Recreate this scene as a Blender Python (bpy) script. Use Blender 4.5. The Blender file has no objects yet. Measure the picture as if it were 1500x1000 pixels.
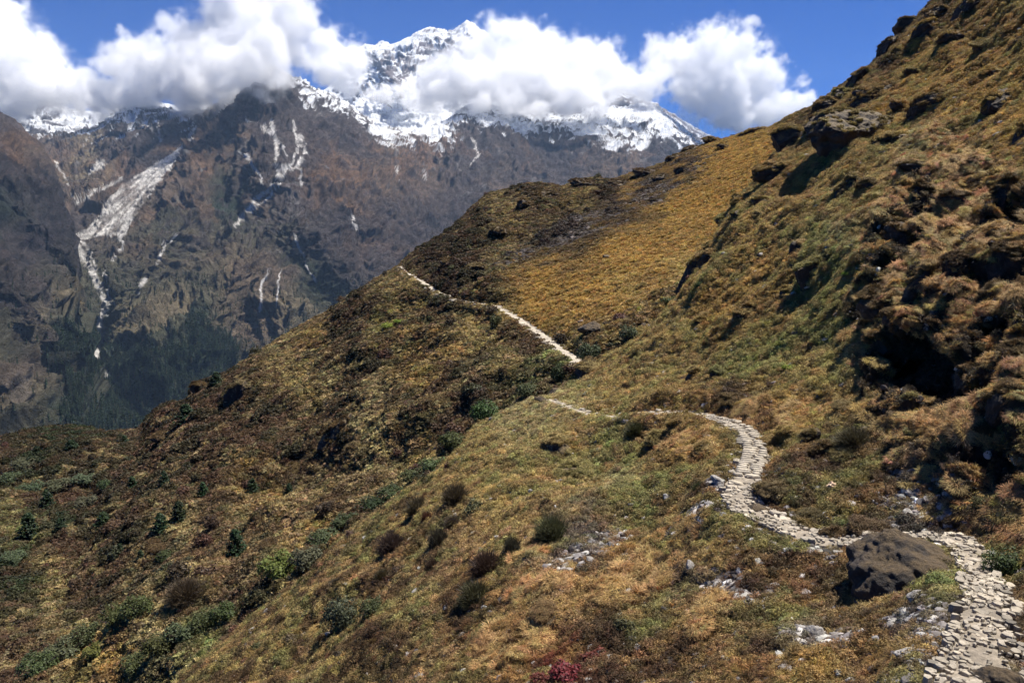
import bpy, math, random
import numpy as np
from mathutils import Vector

# ------------------------------------------------------------------ camera, sky, sun, exposure
sc = bpy.context.scene
FPX = 1177.0                       # focal length in photo pixels (1500 wide)
PITCH = math.radians(8.22)         # camera looks down a little
cam_d = bpy.data.cameras.new("camera"); cam = bpy.data.objects.new("camera", cam_d)
sc.collection.objects.link(cam); sc.camera = cam
cam_d.sensor_width = 36.0; cam_d.lens = 36.0 * FPX / 1500.0
cam_d.clip_start = 0.1; cam_d.clip_end = 200000.0
cam.location = (0, 0, 0); cam.rotation_euler = (math.radians(90) - PITCH, 0, 0)

SUN_EL, SUN_AZ = math.radians(65), math.radians(62)     # azimuth clockwise from +Y (view direction)
world = bpy.data.worlds.new("World"); sc.world = world; world.use_nodes = True
wn = world.node_tree; bg = wn.nodes["Background"]
sky = wn.nodes.new("ShaderNodeTexSky"); sky.sky_type = 'NISHITA'; sky.sun_disc = False
sky.sun_elevation = SUN_EL; sky.sun_rotation = SUN_AZ; sky.altitude = 4000
sky.air_density = 1.0; sky.dust_density = 0.0; sky.ozone_density = 3.0
mul = wn.nodes.new('ShaderNodeMix'); mul.data_type = 'RGBA'; mul.blend_type = 'MULTIPLY'; mul.inputs[0].default_value = 1.0; mul.inputs[7].default_value = (0.02, 0.37, 0.97, 1)
wn.links.new(sky.outputs[0], mul.inputs[6]); wn.links.new(mul.outputs[2], bg.inputs[0]); bg.inputs[1].default_value = 0.055
sun_d = bpy.data.lights.new("sun", 'SUN'); sun = bpy.data.objects.new("sun", sun_d)
sc.collection.objects.link(sun)
sun_d.energy = 4.6; sun_d.angle = math.radians(0.5); sun_d.color = (1.0, 0.95, 0.87)
sdir = Vector((math.cos(SUN_EL) * math.sin(SUN_AZ), math.cos(SUN_EL) * math.cos(SUN_AZ), math.sin(SUN_EL)))
sun.rotation_euler = sdir.to_track_quat('Z', 'Y').to_euler()
sc.view_settings.view_transform = 'Standard'; sc.view_settings.look = 'None'
sc.view_settings.exposure = 1.03; sc.view_settings.gamma = 1.0
cy = sc.cycles
cy.max_bounces = 22; cy.diffuse_bounces = 3; cy.glossy_bounces = 2; cy.transmission_bounces = 2
cy.volume_bounces = 20; cy.transparent_max_bounces = 8
cy.use_denoising = True; cy.use_adaptive_sampling = True; cy.adaptive_threshold = 0.03
cy.sample_clamp_indirect = 8.0
cy.volume_step_rate = 1.0; cy.volume_max_steps = 256

rs = np.random.RandomState(7); random.seed(7)

# ------------------------------------------------------------------ maths helpers
_p = rs.permutation(256).astype(np.int64); _p = np.concatenate([_p, _p])
_g = rs.normal(size=(256, 3)); _g /= np.linalg.norm(_g, axis=1)[:, None]
def noise(P):
    P = np.asarray(P, dtype=np.float64); sh = P.shape[:-1]; P = P.reshape(-1, 3)
    I = np.floor(P).astype(np.int64); F = P - I; I &= 255
    W = F * F * F * (F * (F * 6 - 15) + 10); out = 0
    for dx in (0, 1):
        wx = W[:, 0] if dx else 1 - W[:, 0]; hx = _p[(I[:, 0] + dx) & 255]
        for dy in (0, 1):
            wy = W[:, 1] if dy else 1 - W[:, 1]; hy = _p[(hx + I[:, 1] + dy) & 255]
            for dz in (0, 1):
                wz = W[:, 2] if dz else 1 - W[:, 2]; g = _g[_p[(hy + I[:, 2] + dz) & 255]]
                out = out + wx * wy * wz * (g[:, 0] * (F[:, 0] - dx) + g[:, 1] * (F[:, 1] - dy) + g[:, 2] * (F[:, 2] - dz))
    return (out * 1.6).reshape(sh)
def fbm(P, o=5, gain=0.5, lac=2.03):
    P = np.asarray(P, float); a, s, t = 1.0, 0.0, 0.0
    for i in range(o):
        s = s + a * noise(P + 17.3 * i); t += a; a *= gain; P = P * lac
    return s / t * 1.5
def ridged(P, o=5, gain=0.5, lac=2.03):
    P = np.asarray(P, float); a, s, t = 1.0, 0.0, 0.0; w = 1.0
    for i in range(o):
        n = 1 - np.abs(noise(P + 9.1 * i)) * 1.6; n = np.clip(n, 0, 1) ** 2
        s = s + a * n * w; t += a; w = np.clip(n * 1.5, 0, 1); a *= gain; P = P * lac
    return s / t
def sstep(a, b, x):
    t = np.clip((x - a) / (b - a), 0, 1); return t * t * (3 - 2 * t)
def curve(pts):
    xs, ys = zip(*pts)
    return lambda x: np.interp(x, xs, ys)
def unproj(px, py, d):
    X = (np.asarray(px, float) - 750) / FPX * d; Y = -(np.asarray(py, float) - 500) / FPX * d
    return np.stack([X, math.cos(PITCH) * d + math.sin(PITCH) * Y, -math.sin(PITCH) * d + math.cos(PITCH) * Y], -1)
def proj(P):
    P = np.asarray(P, float)
    d = P[..., 1] * math.cos(PITCH) - P[..., 2] * math.sin(PITCH); Y = P[..., 1] * math.sin(PITCH) + P[..., 2] * math.cos(PITCH)
    d = np.maximum(d, 1e-3)
    return 750 + P[..., 0] / d * FPX, 500 - Y / d * FPX, d
def tps(pts):
    """smooth log-distance field through (px, py, metres) guide points"""
    A = np.array(pts, float); X = A[:, :2] / 500.0; v = np.log(A[:, 2]); n = len(X)
    def U(r2): return r2 * np.log(r2 + 1e-12) * 0.5
    K = U(((X[:, None] - X[None]) ** 2).sum(-1)) + 0.004 * np.eye(n); Q = np.hstack([np.ones((n, 1)), X])
    M = np.zeros((n + 3, n + 3)); M[:n, :n] = K; M[:n, n:] = Q; M[n:, :n] = Q.T
    c = np.linalg.solve(M, np.concatenate([v, np.zeros(3)]))
    def f(px, py):
        Y = np.stack([px, py], -1) / 500.0; out = c[n] + c[n + 1] * Y[..., 0] + c[n + 2] * Y[..., 1]
        for i in range(n):
            out = out + c[i] * U(((Y - X[i]) ** 2).sum(-1))
        return np.exp(out)
    return f
def pdist(px, py, line):
    """distance in photo pixels to a polyline and the parameter along it"""
    best = np.full(np.shape(px), 1e9); tt = np.zeros(np.shape(px)); n = len(line) - 1
    for i in range(n):
        ax, ay = line[i][:2]; bx, by = line[i + 1][:2]; dx, dy = bx - ax, by - ay
        t = np.clip(((px - ax) * dx + (py - ay) * dy) / (dx * dx + dy * dy + 1e-9), 0, 1)
        d = np.hypot(px - ax - t * dx, py - ay - t * dy); m = d < best
        best = np.where(m, d, best); tt = np.where(m, (i + t) / n, tt)
    return best, tt
def inpoly(px, py, poly):
    c = np.zeros(np.shape(px), bool); n = len(poly)
    for i in range(n):
        x1, y1 = poly[i]; x2, y2 = poly[(i + 1) % n]
        if y1 == y2: continue
        c ^= ((y1 > py) != (y2 > py)) & (px < (x2 - x1) * (py - y1) / (y2 - y1) + x1)
    return c

def set_attr(me, name, arr):
    arr = np.asarray(arr, np.float32)
    if arr.ndim == 2 and arr.shape[1] == 3:
        arr = np.hstack([arr, np.ones((len(arr), 1), np.float32)])
    if arr.ndim == 2:
        a = me.attributes.new(name, 'FLOAT_COLOR', 'POINT'); a.data.foreach_set('color', arr.ravel())
    else:
        a = me.attributes.new(name, 'FLOAT', 'POINT'); a.data.foreach_set('value', arr)
def mesh_np(name, V, F, smooth=True, **attrs):
    """F: (n,3) or (n,4) index array"""
    me = bpy.data.meshes.new(name); V = np.asarray(V, np.float32); F = np.asarray(F, np.int32); k = F.shape[1]
    me.vertices.add(len(V)); me.vertices.foreach_set('co', V.ravel())
    me.loops.add(F.size); me.loops.foreach_set('vertex_index', F.ravel())
    me.polygons.add(len(F)); me.polygons.foreach_set('loop_start', np.arange(len(F), dtype=np.int32) * k)
    me.update(calc_edges=True)
    me.polygons.foreach_set('use_smooth', np.full(len(F), smooth))
    for a, v in attrs.items(): set_attr(me, a, v)
    return me
def link(name, me, mat=None, parent=None, label=None, cat=None, group=None, kind=None, loc=None, rot=None, scale=None):
    o = bpy.data.objects.new(name, me); sc.collection.objects.link(o)
    if mat is not None and me is not None and not me.materials: me.materials.append(mat)
    if parent: o.parent = parent
    if label: o["label"] = label
    if cat: o["category"] = cat
    if group: o["group"] = group
    if kind: o["kind"] = kind
    if loc is not None: o.location = loc
    if rot is not None: o.rotation_euler = rot
    if scale is not None: o.scale = scale
    return o
def grid_normals(G):
    du = np.gradient(G, axis=1); dv = np.gradient(G, axis=0)
    n = np.cross(du, dv); n /= np.linalg.norm(n, axis=-1)[..., None] + 1e-12
    return n

class Sheet:
    """a piece of ground: rows run from its lower edge up to its crest and then down behind it"""
    def __init__(s, x0, x1, nx, sil, bot, ny, depth, back, nb=24, drop=0.7, round_=0.25, rw=60.0, pw=1.0):
        px = np.linspace(x0, x1, nx)[None, :]; t = (np.linspace(0, 1, ny) ** pw)[:, None]
        top = sil(px); b = np.maximum(bot(px), top + 20)
        s.px = np.broadcast_to(px, (ny, nx)).copy(); s.py = b + (top - b) * t
        d = depth(s.px, s.py)
        e = np.clip(1 - (s.py - top) / rw, 0, 1)
        d = d * (1 + round_ * (1 - np.sqrt(np.clip(1 - e * e, 0, 1))))
        G = unproj(s.px, s.py, d)
        c = G[-1]; h = c.copy(); h[:, 2] = 0; h /= np.linalg.norm(h, axis=1)[:, None]
        rows = []
        for k in range(1, nb + 1):
            o = back * (k / nb) ** 1.6
            q = c + h * o; q[:, 2] = c[:, 2] + c[:, 2] / np.maximum(np.linalg.norm(c[:, :2], axis=1), 1) * min(o, back * 0.02) - drop * o * (o / (o + 0.05 * back)); rows.append(q)
        s.ny_vis = ny
        s.G = np.concatenate([G, np.array(rows)], 0)
        s.px = np.concatenate([s.px, np.repeat(s.px[-1:], nb, 0)], 0); s.py = np.concatenate([s.py, np.repeat(s.py[-1:], nb, 0)], 0)
        s.N = grid_normals(s.G)
        if s.N[:ny, :, 2].mean() < 0: s.N = -s.N
        s.vis = np.zeros(s.G.shape[:2]); s.vis[:ny] = 1
    def push(s, amount):
        s.G = s.G + s.N * amount[..., None]
    def renorm(s):
        n = grid_normals(s.G)
        if n[:s.ny_vis, :, 2].mean() < 0: n = -n
        s.N = n
    def build(s, name, mat, label=None, kind='structure', **attrs):
        r, c = s.G.shape[:2]; i = np.arange(r * c).reshape(r, c)
        F = np.stack([i[:-1, :-1], i[:-1, 1:], i[1:, 1:], i[1:, :-1]], -1).reshape(-1, 4)
        at = {k: (v.reshape(-1, v.shape[-1]) if v.ndim == 3 else v.ravel()) for k, v in attrs.items()}
        me = mesh_np(name, s.G.reshape(-1, 3), F, True, **at)
        s.obj = link(name, me, mat, kind=kind); s.attrs = attrs
        if label: s.obj["label"] = label
        return s.obj
    def at(s, px, py):
        """ground point and normal that the photo shows at a pixel"""
        if not hasattr(s, 'pp'): s.pp = proj(s.G[:s.ny_vis])
        X, Y, D = s.pp; q = (X - px) ** 2 + (Y - py) ** 2
        m = q < max(9.0, q.min() * 1.5); j = np.argmin(np.where(m, D, 1e18))
        r, c = divmod(int(j), X.shape[1])
        return s.G[r, c].copy(), s.N[r, c].copy(), float(D[r, c])
    def sample(s, n, weight, rng):
        """n random ground points with a density per square metre following weight(vertex)"""
        R = s.ny_vis - 1; A = s.G[:R + 1]
        e1 = A[:-1, 1:] - A[:-1, :-1]; e2 = A[1:, :-1] - A[:-1, :-1]
        w = (np.linalg.norm(np.cross(e1, e2), axis=-1) * weight[:R, :-1]).ravel()
        cdf = np.cumsum(w); k = np.searchsorted(cdf, rng.rand(n) * cdf[-1]); k = np.minimum(k, len(w) - 1)
        r, c = np.divmod(k, A.shape[1] - 1); u = rng.rand(n, 1); v = rng.rand(n, 1)
        P = A[r, c] * (1 - u) * (1 - v) + A[r, c + 1] * u * (1 - v) + A[r + 1, c] * (1 - u) * v + A[r + 1, c + 1] * u * v
        return P, r, c

# ------------------------------------------------------------------ materials
def new_mat(name):
    m = bpy.data.materials.new(name); m.use_nodes = True; nt = m.node_tree; b = nt.nodes["Principled BSDF"]
    return m, nt, b
def N_(nt, t, **kw):
    n = nt.nodes.new(t)
    for k, v in kw.items(): setattr(n, k, v)
    return n
def mixc(nt, mode, fac, a, b):
    m = N_(nt, 'ShaderNodeMix', data_type='RGBA', blend_type=mode)
    for i, v in ((0, fac), (6, a), (7, b)):
        if hasattr(v, 'links'): nt.links.new(v, m.inputs[i])
        elif v is not None: m.inputs[i].default_value = v if i == 0 else (*v, 1)
    return m.outputs[2]
def ramp(nt, src, pts):
    r = N_(nt, 'ShaderNodeValToRGB'); e = r.color_ramp.elements
    while len(e) < len(pts): e.new(0.5)
    for x, (p, c) in zip(e, pts): x.position = p; x.color = (*c, 1) if isinstance(c, tuple) else (c, c, c, 1)
    nt.links.new(src, r.inputs[0]); return r.outputs[0]
def texco(nt, kind='Object'):
    return N_(nt, 'ShaderNodeTexCoord').outputs[kind]
def noise_n(nt, vec, scale, detail=6, rough=0.6, dist=0.0):
    n = N_(nt, 'ShaderNodeTexNoise'); n.inputs['Scale'].default_value = scale; n.inputs['Detail'].default_value = detail
    n.inputs['Roughness'].default_value = rough; n.inputs['Distortion'].default_value = dist
    nt.links.new(vec, n.inputs['Vector']); return n.outputs['Fac']
def bump(nt, b, h, strength, dist):
    k = N_(nt, 'ShaderNodeBump'); k.inputs['Strength'].default_value = strength; k.inputs['Distance'].default_value = dist
    nt.links.new(h, k.inputs['Height']); nt.links.new(k.outputs[0], b.inputs['Normal'])

def ground_mat(name, scales, bumpd, spread=(0.45, 1.6)):
    """colour from the 'col' attribute broken up by procedural noise"""
    m, nt, b = new_mat(name); co = texco(nt)
    a = N_(nt, 'ShaderNodeAttribute', attribute_name='col').outputs['Color']
    n1 = noise_n(nt, co, scales[0], 8, 0.7); n2 = noise_n(nt, co, scales[1], 5, 0.65)
    f1 = ramp(nt, n1, [(0.3, spread[0]), (0.7, spread[1])]); f2 = ramp(nt, n2, [(0.3, 0.7), (0.7, 1.35)])
    c = mixc(nt, 'MULTIPLY', 1.0, a, f1); c = mixc(nt, 'MULTIPLY', 1.0, c, f2)
    nt.links.new(c, b.inputs['Base Color']); b.inputs['Roughness'].default_value = 0.95
    b.inputs['Specular IOR Level'].default_value = 0.15
    n3 = noise_n(nt, co, scales[0] * 3.2, 6, 0.75)
    sm_ = N_(nt, 'ShaderNodeMath', operation='ADD'); nt.links.new(n1, sm_.inputs[0]); nt.links.new(n3, sm_.inputs[1])
    bump(nt, b, sm_.outputs[0], 1.0, bumpd)
    return m
M_near = ground_mat('hillside_soil_and_moss', (3.5, 0.9), 0.25)
M_far = ground_mat('mountain_rock_and_grass', (0.035, 0.008), 22.0, (0.6, 1.4))

def foliage_mat(name, hue=0.012, attr='INSTANCER', trans=0.32, rough=0.7, spread=0.5):
    m, nt, b = new_mat(name)
    a = N_(nt, 'ShaderNodeAttribute', attribute_name='col', attribute_type=attr).outputs['Color']
    oi = N_(nt, 'ShaderNodeObjectInfo').outputs['Random']
    g = N_(nt, 'ShaderNodeNewGeometry').outputs['Random Per Island']
    f = ramp(nt, g, [(0.0, 1 - spread), (1.0, 1 + spread)])
    hs = N_(nt, 'ShaderNodeHueSaturation'); mr = N_(nt, 'ShaderNodeMapRange'); nt.links.new(oi, mr.inputs[0])
    mr.inputs[3].default_value = 0.5 - hue; mr.inputs[4].default_value = 0.5 + hue
    nt.links.new(mr.outputs[0], hs.inputs['Hue']); nt.links.new(mixc(nt, 'MULTIPLY', 1.0, a, f), hs.inputs['Color'])
    c = hs.outputs[0]
    nt.links.new(c, b.inputs['Base Color']); b.inputs['Roughness'].default_value = rough; b.inputs['Specular IOR Level'].default_value = 0.25
    tr = N_(nt, 'ShaderNodeBsdfTranslucent'); nt.links.new(c, tr.inputs[0])
    mx = N_(nt, 'ShaderNodeMixShader'); mx.inputs[0].default_value = trans
    nt.links.new(b.outputs[0], mx.inputs[1]); nt.links.new(tr.outputs[0], mx.inputs[2])
    nt.links.new(mx.outputs[0], nt.nodes['Material Output'].inputs[0])
    return m
M_cover = foliage_mat('ground_cover_leaves')
M_shrub = foliage_mat('shrub_leaves', 0.02, 'OBJECT', 0.2, 0.6)     # colour: custom property 'col' on the object
M_twig, nt, b = new_mat('shrub_wood'); b.inputs['Base Color'].default_value = (0.07, 0.05, 0.038, 1); b.inputs['Roughness'].default_value = 0.9

def rock_mat(name, dark, light, moss, moss_amt=0.5, bumpd=0.12, scale=1.6):
    m, nt, b = new_mat(name); co = texco(nt)
    n1 = noise_n(nt, co, scale, 9, 0.68, 0.4); n2 = noise_n(nt, co, scale * 5, 8, 0.7); n3 = noise_n(nt, co, scale * 0.8, 4, 0.6)
    c = mixc(nt, 'MIX', ramp(nt, n1, [(0.42, 0.0), (0.62, 1.0)]), dark, light)
    c = mixc(nt, 'MIX', ramp(nt, n2, [(0.66, 0.0), (0.72, 0.7)]), c, tuple(min(1, x * 2.2 + 0.06) for x in light))   # lichen
    nz = N_(nt, 'ShaderNodeSeparateXYZ'); nt.links.new(N_(nt, 'ShaderNodeNewGeometry').outputs['Normal'], nz.inputs[0])
    ad = N_(nt, 'ShaderNodeMath', operation='MULTIPLY_ADD'); nt.links.new(n3, ad.inputs[0]); ad.inputs[1].default_value = 2.4; nt.links.new(nz.outputs[2], ad.inputs[2])
    mk = ramp(nt, ad.outputs[0], [(0.0, 0.0), (1.0, 1.0)])
    mr = N_(nt, 'ShaderNodeMapRange'); nt.links.new(ad.outputs[0], mr.inputs[0]); mr.inputs[1].default_value = 2.35 - moss_amt * 0.8; mr.inputs[2].default_value = 2.75 - moss_amt * 0.8
    mossc = mixc(nt, 'MULTIPLY', 1.0, ramp(nt, n2, [(0.3, 0.5), (0.7, 1.5)]), moss)
    c = mixc(nt, 'MIX', mr.outputs[0], c, mossc)
    nt.links.new(c, b.inputs['Base Color']); b.inputs['Roughness'].default_value = 0.8
    bump(nt, b, n2, 0.9, bumpd)
    return m
M_darkrock = rock_mat('dark_mossy_rock', (0.020, 0.014, 0.010), (0.055, 0.038, 0.027), (0.075, 0.048, 0.02), 0.85)
M_brownrock = rock_mat('brown_turfy_rock', (0.020, 0.013, 0.009), (0.048, 0.031, 0.021), (0.10, 0.068, 0.028), 0.95)
M_greyrock = rock_mat('pale_grey_rock', (0.22, 0.20, 0.18), (0.42, 0.39, 0.35), (0.12, 0.1, 0.05), 0.1, 0.05, 4.0)

# palette of real surface colours (linear)
PAL = dict(gold=(0.36, 0.245, 0.078), golddk=(0.29, 0.195, 0.072), olive=(0.35, 0.27, 0.105), green=(0.21, 0.22, 0.075),
           brown=(0.095, 0.06, 0.033), dkbrown=(0.055, 0.036, 0.022), straw=(0.32, 0.25, 0.115), tan=(0.34, 0.24, 0.115),
           rust=(0.27, 0.165, 0.068), redbr=(0.11, 0.062, 0.038), lime=(0.25, 0.28, 0.05), pale=(0.36, 0.32, 0.16),
           dkgreen=(0.032, 0.052, 0.02), scree=(0.062, 0.05, 0.043), rock=(0.04, 0.033, 0.029), grey=(0.13, 0.115, 0.095), crimson=(0.16, 0.03, 0.026))
def zone_colour(px, py, P, pts, jitter=26.0, nscale=0.35):
    """soft patches of vegetation colour round guide points, edges broken by noise"""
    jx = fbm(P * nscale, 4) * jitter * 2.0; jy = fbm(P * nscale + 50, 4) * jitter * 2.0
    X = px + jx; Y = py + jy; num = 0; den = 0
    pts = [p if len(p) == 4 else (*p, 1.0) for p in pts]
    for (x, y, c, s) in pts:
        w = 1.0 / (((X - x) ** 2 + (Y - y) ** 2) / (s * s) + 120.0) ** 1.7
        num = num + w[..., None] * np.array(PAL[c]); den = den + w
    return num / den[..., None]
def blend(col, mask, c):
    c = np.array(PAL[c] if isinstance(c, str) else c); return col * (1 - mask[..., None]) + c * mask[..., None]

# ------------------------------------------------------------------ far mountains (structure)
def ellip(px, py, cx, cy, rx, ry, ang=0.0):
    a = math.radians(ang); dx, dy = px - cx, py - cy
    u = (dx * math.cos(a) + dy * math.sin(a)) / rx; v = (-dx * math.sin(a) + dy * math.cos(a)) / ry
    return np.sqrt(u * u + v * v)
def tent(px, py, line, w):
    return np.clip(1 - pdist(px, py, line)[0] / w, 0, 1)
FARP = dict(rock=(0.066, 0.053, 0.05), rockdk=(0.038, 0.032, 0.034), brown=(0.112, 0.080, 0.056), russet=(0.145, 0.086, 0.05), tan=(0.17, 0.135, 0.08),
            green=(0.07, 0.066, 0.042), forest=(0.022, 0.036, 0.022), scree=(0.62, 0.59, 0.55), greyscree=(0.2, 0.19, 0.18), snow=(0.85, 0.87, 0.9))
def far_zone(px, py, P, pts, nscale, jit):
    jx = fbm(P * nscale, 5) * jit; jy = fbm(P * nscale + 40, 5) * jit; num = 0; den = 0
    for (x, y, c) in pts:
        w = 1.0 / ((px + jx - x) ** 2 + (py + jy - y) ** 2 + 500.0) ** 2.0
        num = num + w[..., None] * np.array(FARP[c]); den = den + w
    return num / den[..., None]

def scatter_zone(px, py, L): 
    m = np.zeros(px.shape)
    for e in L: m = np.maximum(m, sstep(1.25, 0.6, ellip(px, py, *e)))
    return m
# central massif and the long ridge to its right
sil2 = curve([(-200, 215), (0, 195), (60, 196), (110, 192), (135, 188), (150, 176), (170, 163), (196, 141), (215, 152), (238, 155), (268, 162), (300, 158), (330, 141), (352, 124), (372, 98), (388, 88),
              (405, 96), (430, 110), (448, 118), (462, 128), (480, 134), (500, 143), (520, 158), (545, 178), (562, 187), (600, 186), (632, 184), (650, 176), (668, 164), (690, 153), (720, 152), (750, 157),
              (800, 166), (850, 166), (872, 152), (900, 158), (935, 150), (962, 154), (985, 172), (1003, 188), (1022, 204), (1060, 226), (1200, 300)])
dep2 = tps([(-100, 250, 5600), (60, 200, 6300), (60, 300, 4200), (100, 345, 3500), (150, 440, 2950), (150, 550, 2500), (0, 640, 2100), (0, 500, 2500), (150, 180, 6200), (200, 160, 6300), (200, 250, 4700), (270, 212, 5000),
            (300, 160, 5700), (388, 90, 5300), (390, 200, 4450), (300, 300, 3900), (300, 420, 3200), (260, 560, 2550), (250, 640, 2250), (450, 120, 5700), (450, 250, 4300), (450, 400, 3300), (420, 500, 2850),
            (560, 190, 6000), (560, 300, 4300), (560, 400, 3600), (650, 180, 6600), (700, 270, 5400), (700, 155, 7000), (800, 170, 7400), (800, 260, 5900), (960, 155, 7900), (960, 230, 6700), (1060, 226, 8000), (1060, 320, 6000), (700, 350, 4500), (400, 640, 2300)])
S2 = Sheet(-160, 1120, 1010, sil2, lambda x: x * 0 + 690, 520, dep2, 2600, 14, 0.8, 0.10, 60)
px, py = S2.px, S2.py; top2 = sil2(px)
ridges = [([(385, 90), (335, 150), (300, 190), (272, 235), (245, 300), (205, 370), (170, 440)], 75, 420), ([(470, 135), (505, 230), (525, 320), (545, 420)], 70, 260),
          ([(410, 110), (398, 180), (392, 240)], 50, 160), ([(450, 260), (400, 330), (350, 390), (300, 450), (240, 500)], 90, 300), ([(460, 330), (440, 420), (400, 520)], 60, 160),
          ([(560, 190), (600, 260), (660, 320), (700, 350)], 50, 200), ([(655, 172), (690, 240), (740, 290)], 50, 200), ([(720, 155), (770, 230), (830, 280)], 50, 200), ([(800, 168), (840, 220), (890, 262)], 45, 200),
          ([(875, 155), (900, 200), (950, 250)], 45, 240), ([(960, 154), (990, 200), (1010, 240)], 40, 200), ([(235, 155), (200, 200), (150, 255)], 40, 190), ([(300, 160), (262, 190), (200, 235), (150, 262)], 34, 170),
          ([(165, 170), (130, 215), (85, 250)], 35, 160), ([(340, 420), (300, 470), (290, 520)], 50, 120), ([(545, 300), (590, 350), (600, 400)], 45, 130)]
gullies = [([(318, 225), (335, 290), (395, 345), (445, 395), (485, 450)], 45, 240), ([(268, 212), (215, 275), (160, 330), (105, 345)], 55, 260), ([(408, 175), (412, 255), (380, 295), (345, 330), (260, 400), (200, 440), (160, 500)], 50, 220),
           ([(105, 345), (150, 440), (145, 540), (200, 600)], 60, 160), ([(600, 210), (640, 280), (690, 345)], 40, 160), ([(700, 200), (740, 270)], 40, 140), ([(560, 230), (600, 300), (640, 350)], 40, 140), ([(360, 440), (380, 500), (420, 560)], 40, 120)]
off = np.zeros(px.shape)
for L, w, a in ridges: off -= a * tent(px, py, L, w) ** 1.15 * 0.6
for L, w, a in gullies: off += a * tent(px, py, L, w) ** 1.1 * 0.6
crest_fade = sstep(0, 26, py - top2)
d0 = proj(S2.G)[2]
S2.G = S2.G * (1 + (off * crest_fade * S2.vis / d0))[..., None]
S2.renorm(); P = S2.G.copy()
Q = P / 1000.0
Qs = np.stack([Q[..., 0] * 1.0 + 0.25 * fbm(Q * 1.5, 3), Q[..., 1] * 0.45, Q[..., 2] * 0.55], -1)    # stretched down the slope
rg = ridged(Qs * 4.2, 6, 0.55); fine = ridged(Q * 22 + 3, 4, 0.6); rgm = ridged(Qs * 9.5 + 21, 4, 0.55)
fan0 = scatter_zone(px, py, [(200, 285, 110, 30, -58), (120, 345, 40, 16, 0), (140, 440, 20, 110, 0)]); S2.push((1 - 0.85 * fan0) * (rg - 0.45) * 85 * (0.3 + 0.7 * crest_fade) + (fine - 0.4) * 20 + (1 - fan0) * (rgm - 0.45) * 42)
rg2 = ridged(Qs * 13 + 5, 4, 0.6)
S2.push((rg2 - 0.45) * 28 * crest_fade * (1 - 0.8 * fan0))
S2.renorm()
px2, py2, _ = proj(S2.G)
steep = 1 - np.clip(S2.N[..., 2], 0, 1); jn = fbm(Qs * 7, 5); jn2 = fbm(Q * 14 + 9, 5)
col = far_zone(px, py, Qs, [(60, 210, 'brown'), (70, 250, 'russet'), (90, 280, 'brown'), (120, 225, 'tan'), (110, 320, 'rock'), (160, 290, 'brown'), (200, 190, 'rockdk'), (240, 175, 'rock'), (190, 225, 'rock'), (170, 262, 'russet'), (220, 240, 'rockdk'),
    (280, 180, 'rock'), (300, 220, 'russet'), (290, 255, 'brown'), (270, 300, 'brown'), (240, 340, 'green'), (200, 400, 'green'), (330, 270, 'forest'), (340, 300, 'forest'), (330, 150, 'rock'), (390, 120, 'rockdk'), (390, 160, 'rock'), (430, 150, 'rock'), (400, 210, 'rock'),
    (360, 230, 'brown'), (480, 250, 'russet'), (510, 270, 'russet'), (470, 210, 'rock'), (500, 180, 'rock'), (450, 300, 'rock'), (400, 330, 'rock'), (360, 350, 'green'), (350, 400, 'brown'), (300, 420, 'green'), (330, 400, 'tan'), (250, 470, 'tan'), (240, 450, 'tan'),
    (220, 490, 'tan'), (270, 430, 'green'), (400, 400, 'brown'), (420, 440, 'tan'), (380, 470, 'brown'), (440, 360, 'rock'), (460, 420, 'forest'), (440, 390, 'forest'), (400, 350, 'green'), (500, 400, 'rock'), (500, 340, 'rockdk'), (540, 330, 'rock'), (540, 370, 'rock'), (590, 240, 'russet'),
    (620, 215, 'russet'), (640, 250, 'brown'), (560, 250, 'brown'), (600, 290, 'rock'), (650, 300, 'rockdk'), (680, 250, 'rock'), (700, 200, 'rock'), (740, 230, 'rockdk'), (780, 230, 'rock'), (760, 250, 'brown'), (820, 220, 'rockdk'), (880, 225, 'brown'), (860, 200, 'rock'),
    (900, 240, 'brown'), (950, 225, 'rock'), (1000, 240, 'rockdk'), (150, 480, 'forest'), (200, 530, 'forest'), (260, 540, 'forest'), (320, 520, 'forest'), (300, 580, 'forest'), (200, 600, 'forest'), (120, 600, 'forest'), (360, 520, 'green'), (300, 490, 'forest'), (170, 430, 'green'), (140, 390, 'green'), (100, 640, 'forest')], 4.0, 44)
rk = sstep(0.50, 0.75, rg2 + 0.25 * jn2 + 0.25 * steep) * sstep(440, 330, py); col = blend(col, rk * 0.75, FARP['rock'])
rv = sstep(0.15, 0.5, fbm(Qs * 5 + 70, 4)) * sstep(420, 330, py) * sstep(180, 215, py); col = blend(col, rv * 0.35, FARP['russet'])
# pale rockfall and stream beds
wob = fbm(Q * 12 + 4, 4) * 5; wx, wy = px2 + wob, py2 + fbm(Q * 12 + 31, 4) * 4
fan = [(269, 211), (262, 228), (240, 258), (215, 290), (196, 318), (186, 340), (178, 352), (172, 345), (150, 345), (122, 352), (104, 346), (125, 335), (145, 318), (158, 292), (178, 272), (212, 250), (245, 228)]
fa = np.arctan2(py2 - 205, 275 - px2); fr = np.hypot(py2 - 205, 275 - px2); streak = 0.25 + 0.75 * sstep(-0.30, 0.10, fbm(np.stack([fa * 22, fr / 45.0, px * 0], -1), 4) + 0.5 * sstep(110, 40, fr) - 0.1)
fm = inpoly(px2 + wob * 0.4, py2 + wob * 0.3, fan) * streak
def line_mask(L, w0, w1, br=0.0):
    dd, t = pdist(wx, wy, L); w = w0 + (w1 - w0) * t
    m = sstep(w * 1.3, w * 0.55, dd)
    if br: m = m * sstep(-br - 0.25, 0.1 - br, jn2)
    return m
sm = np.clip(fm * 0.95, 0, 1)
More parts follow.
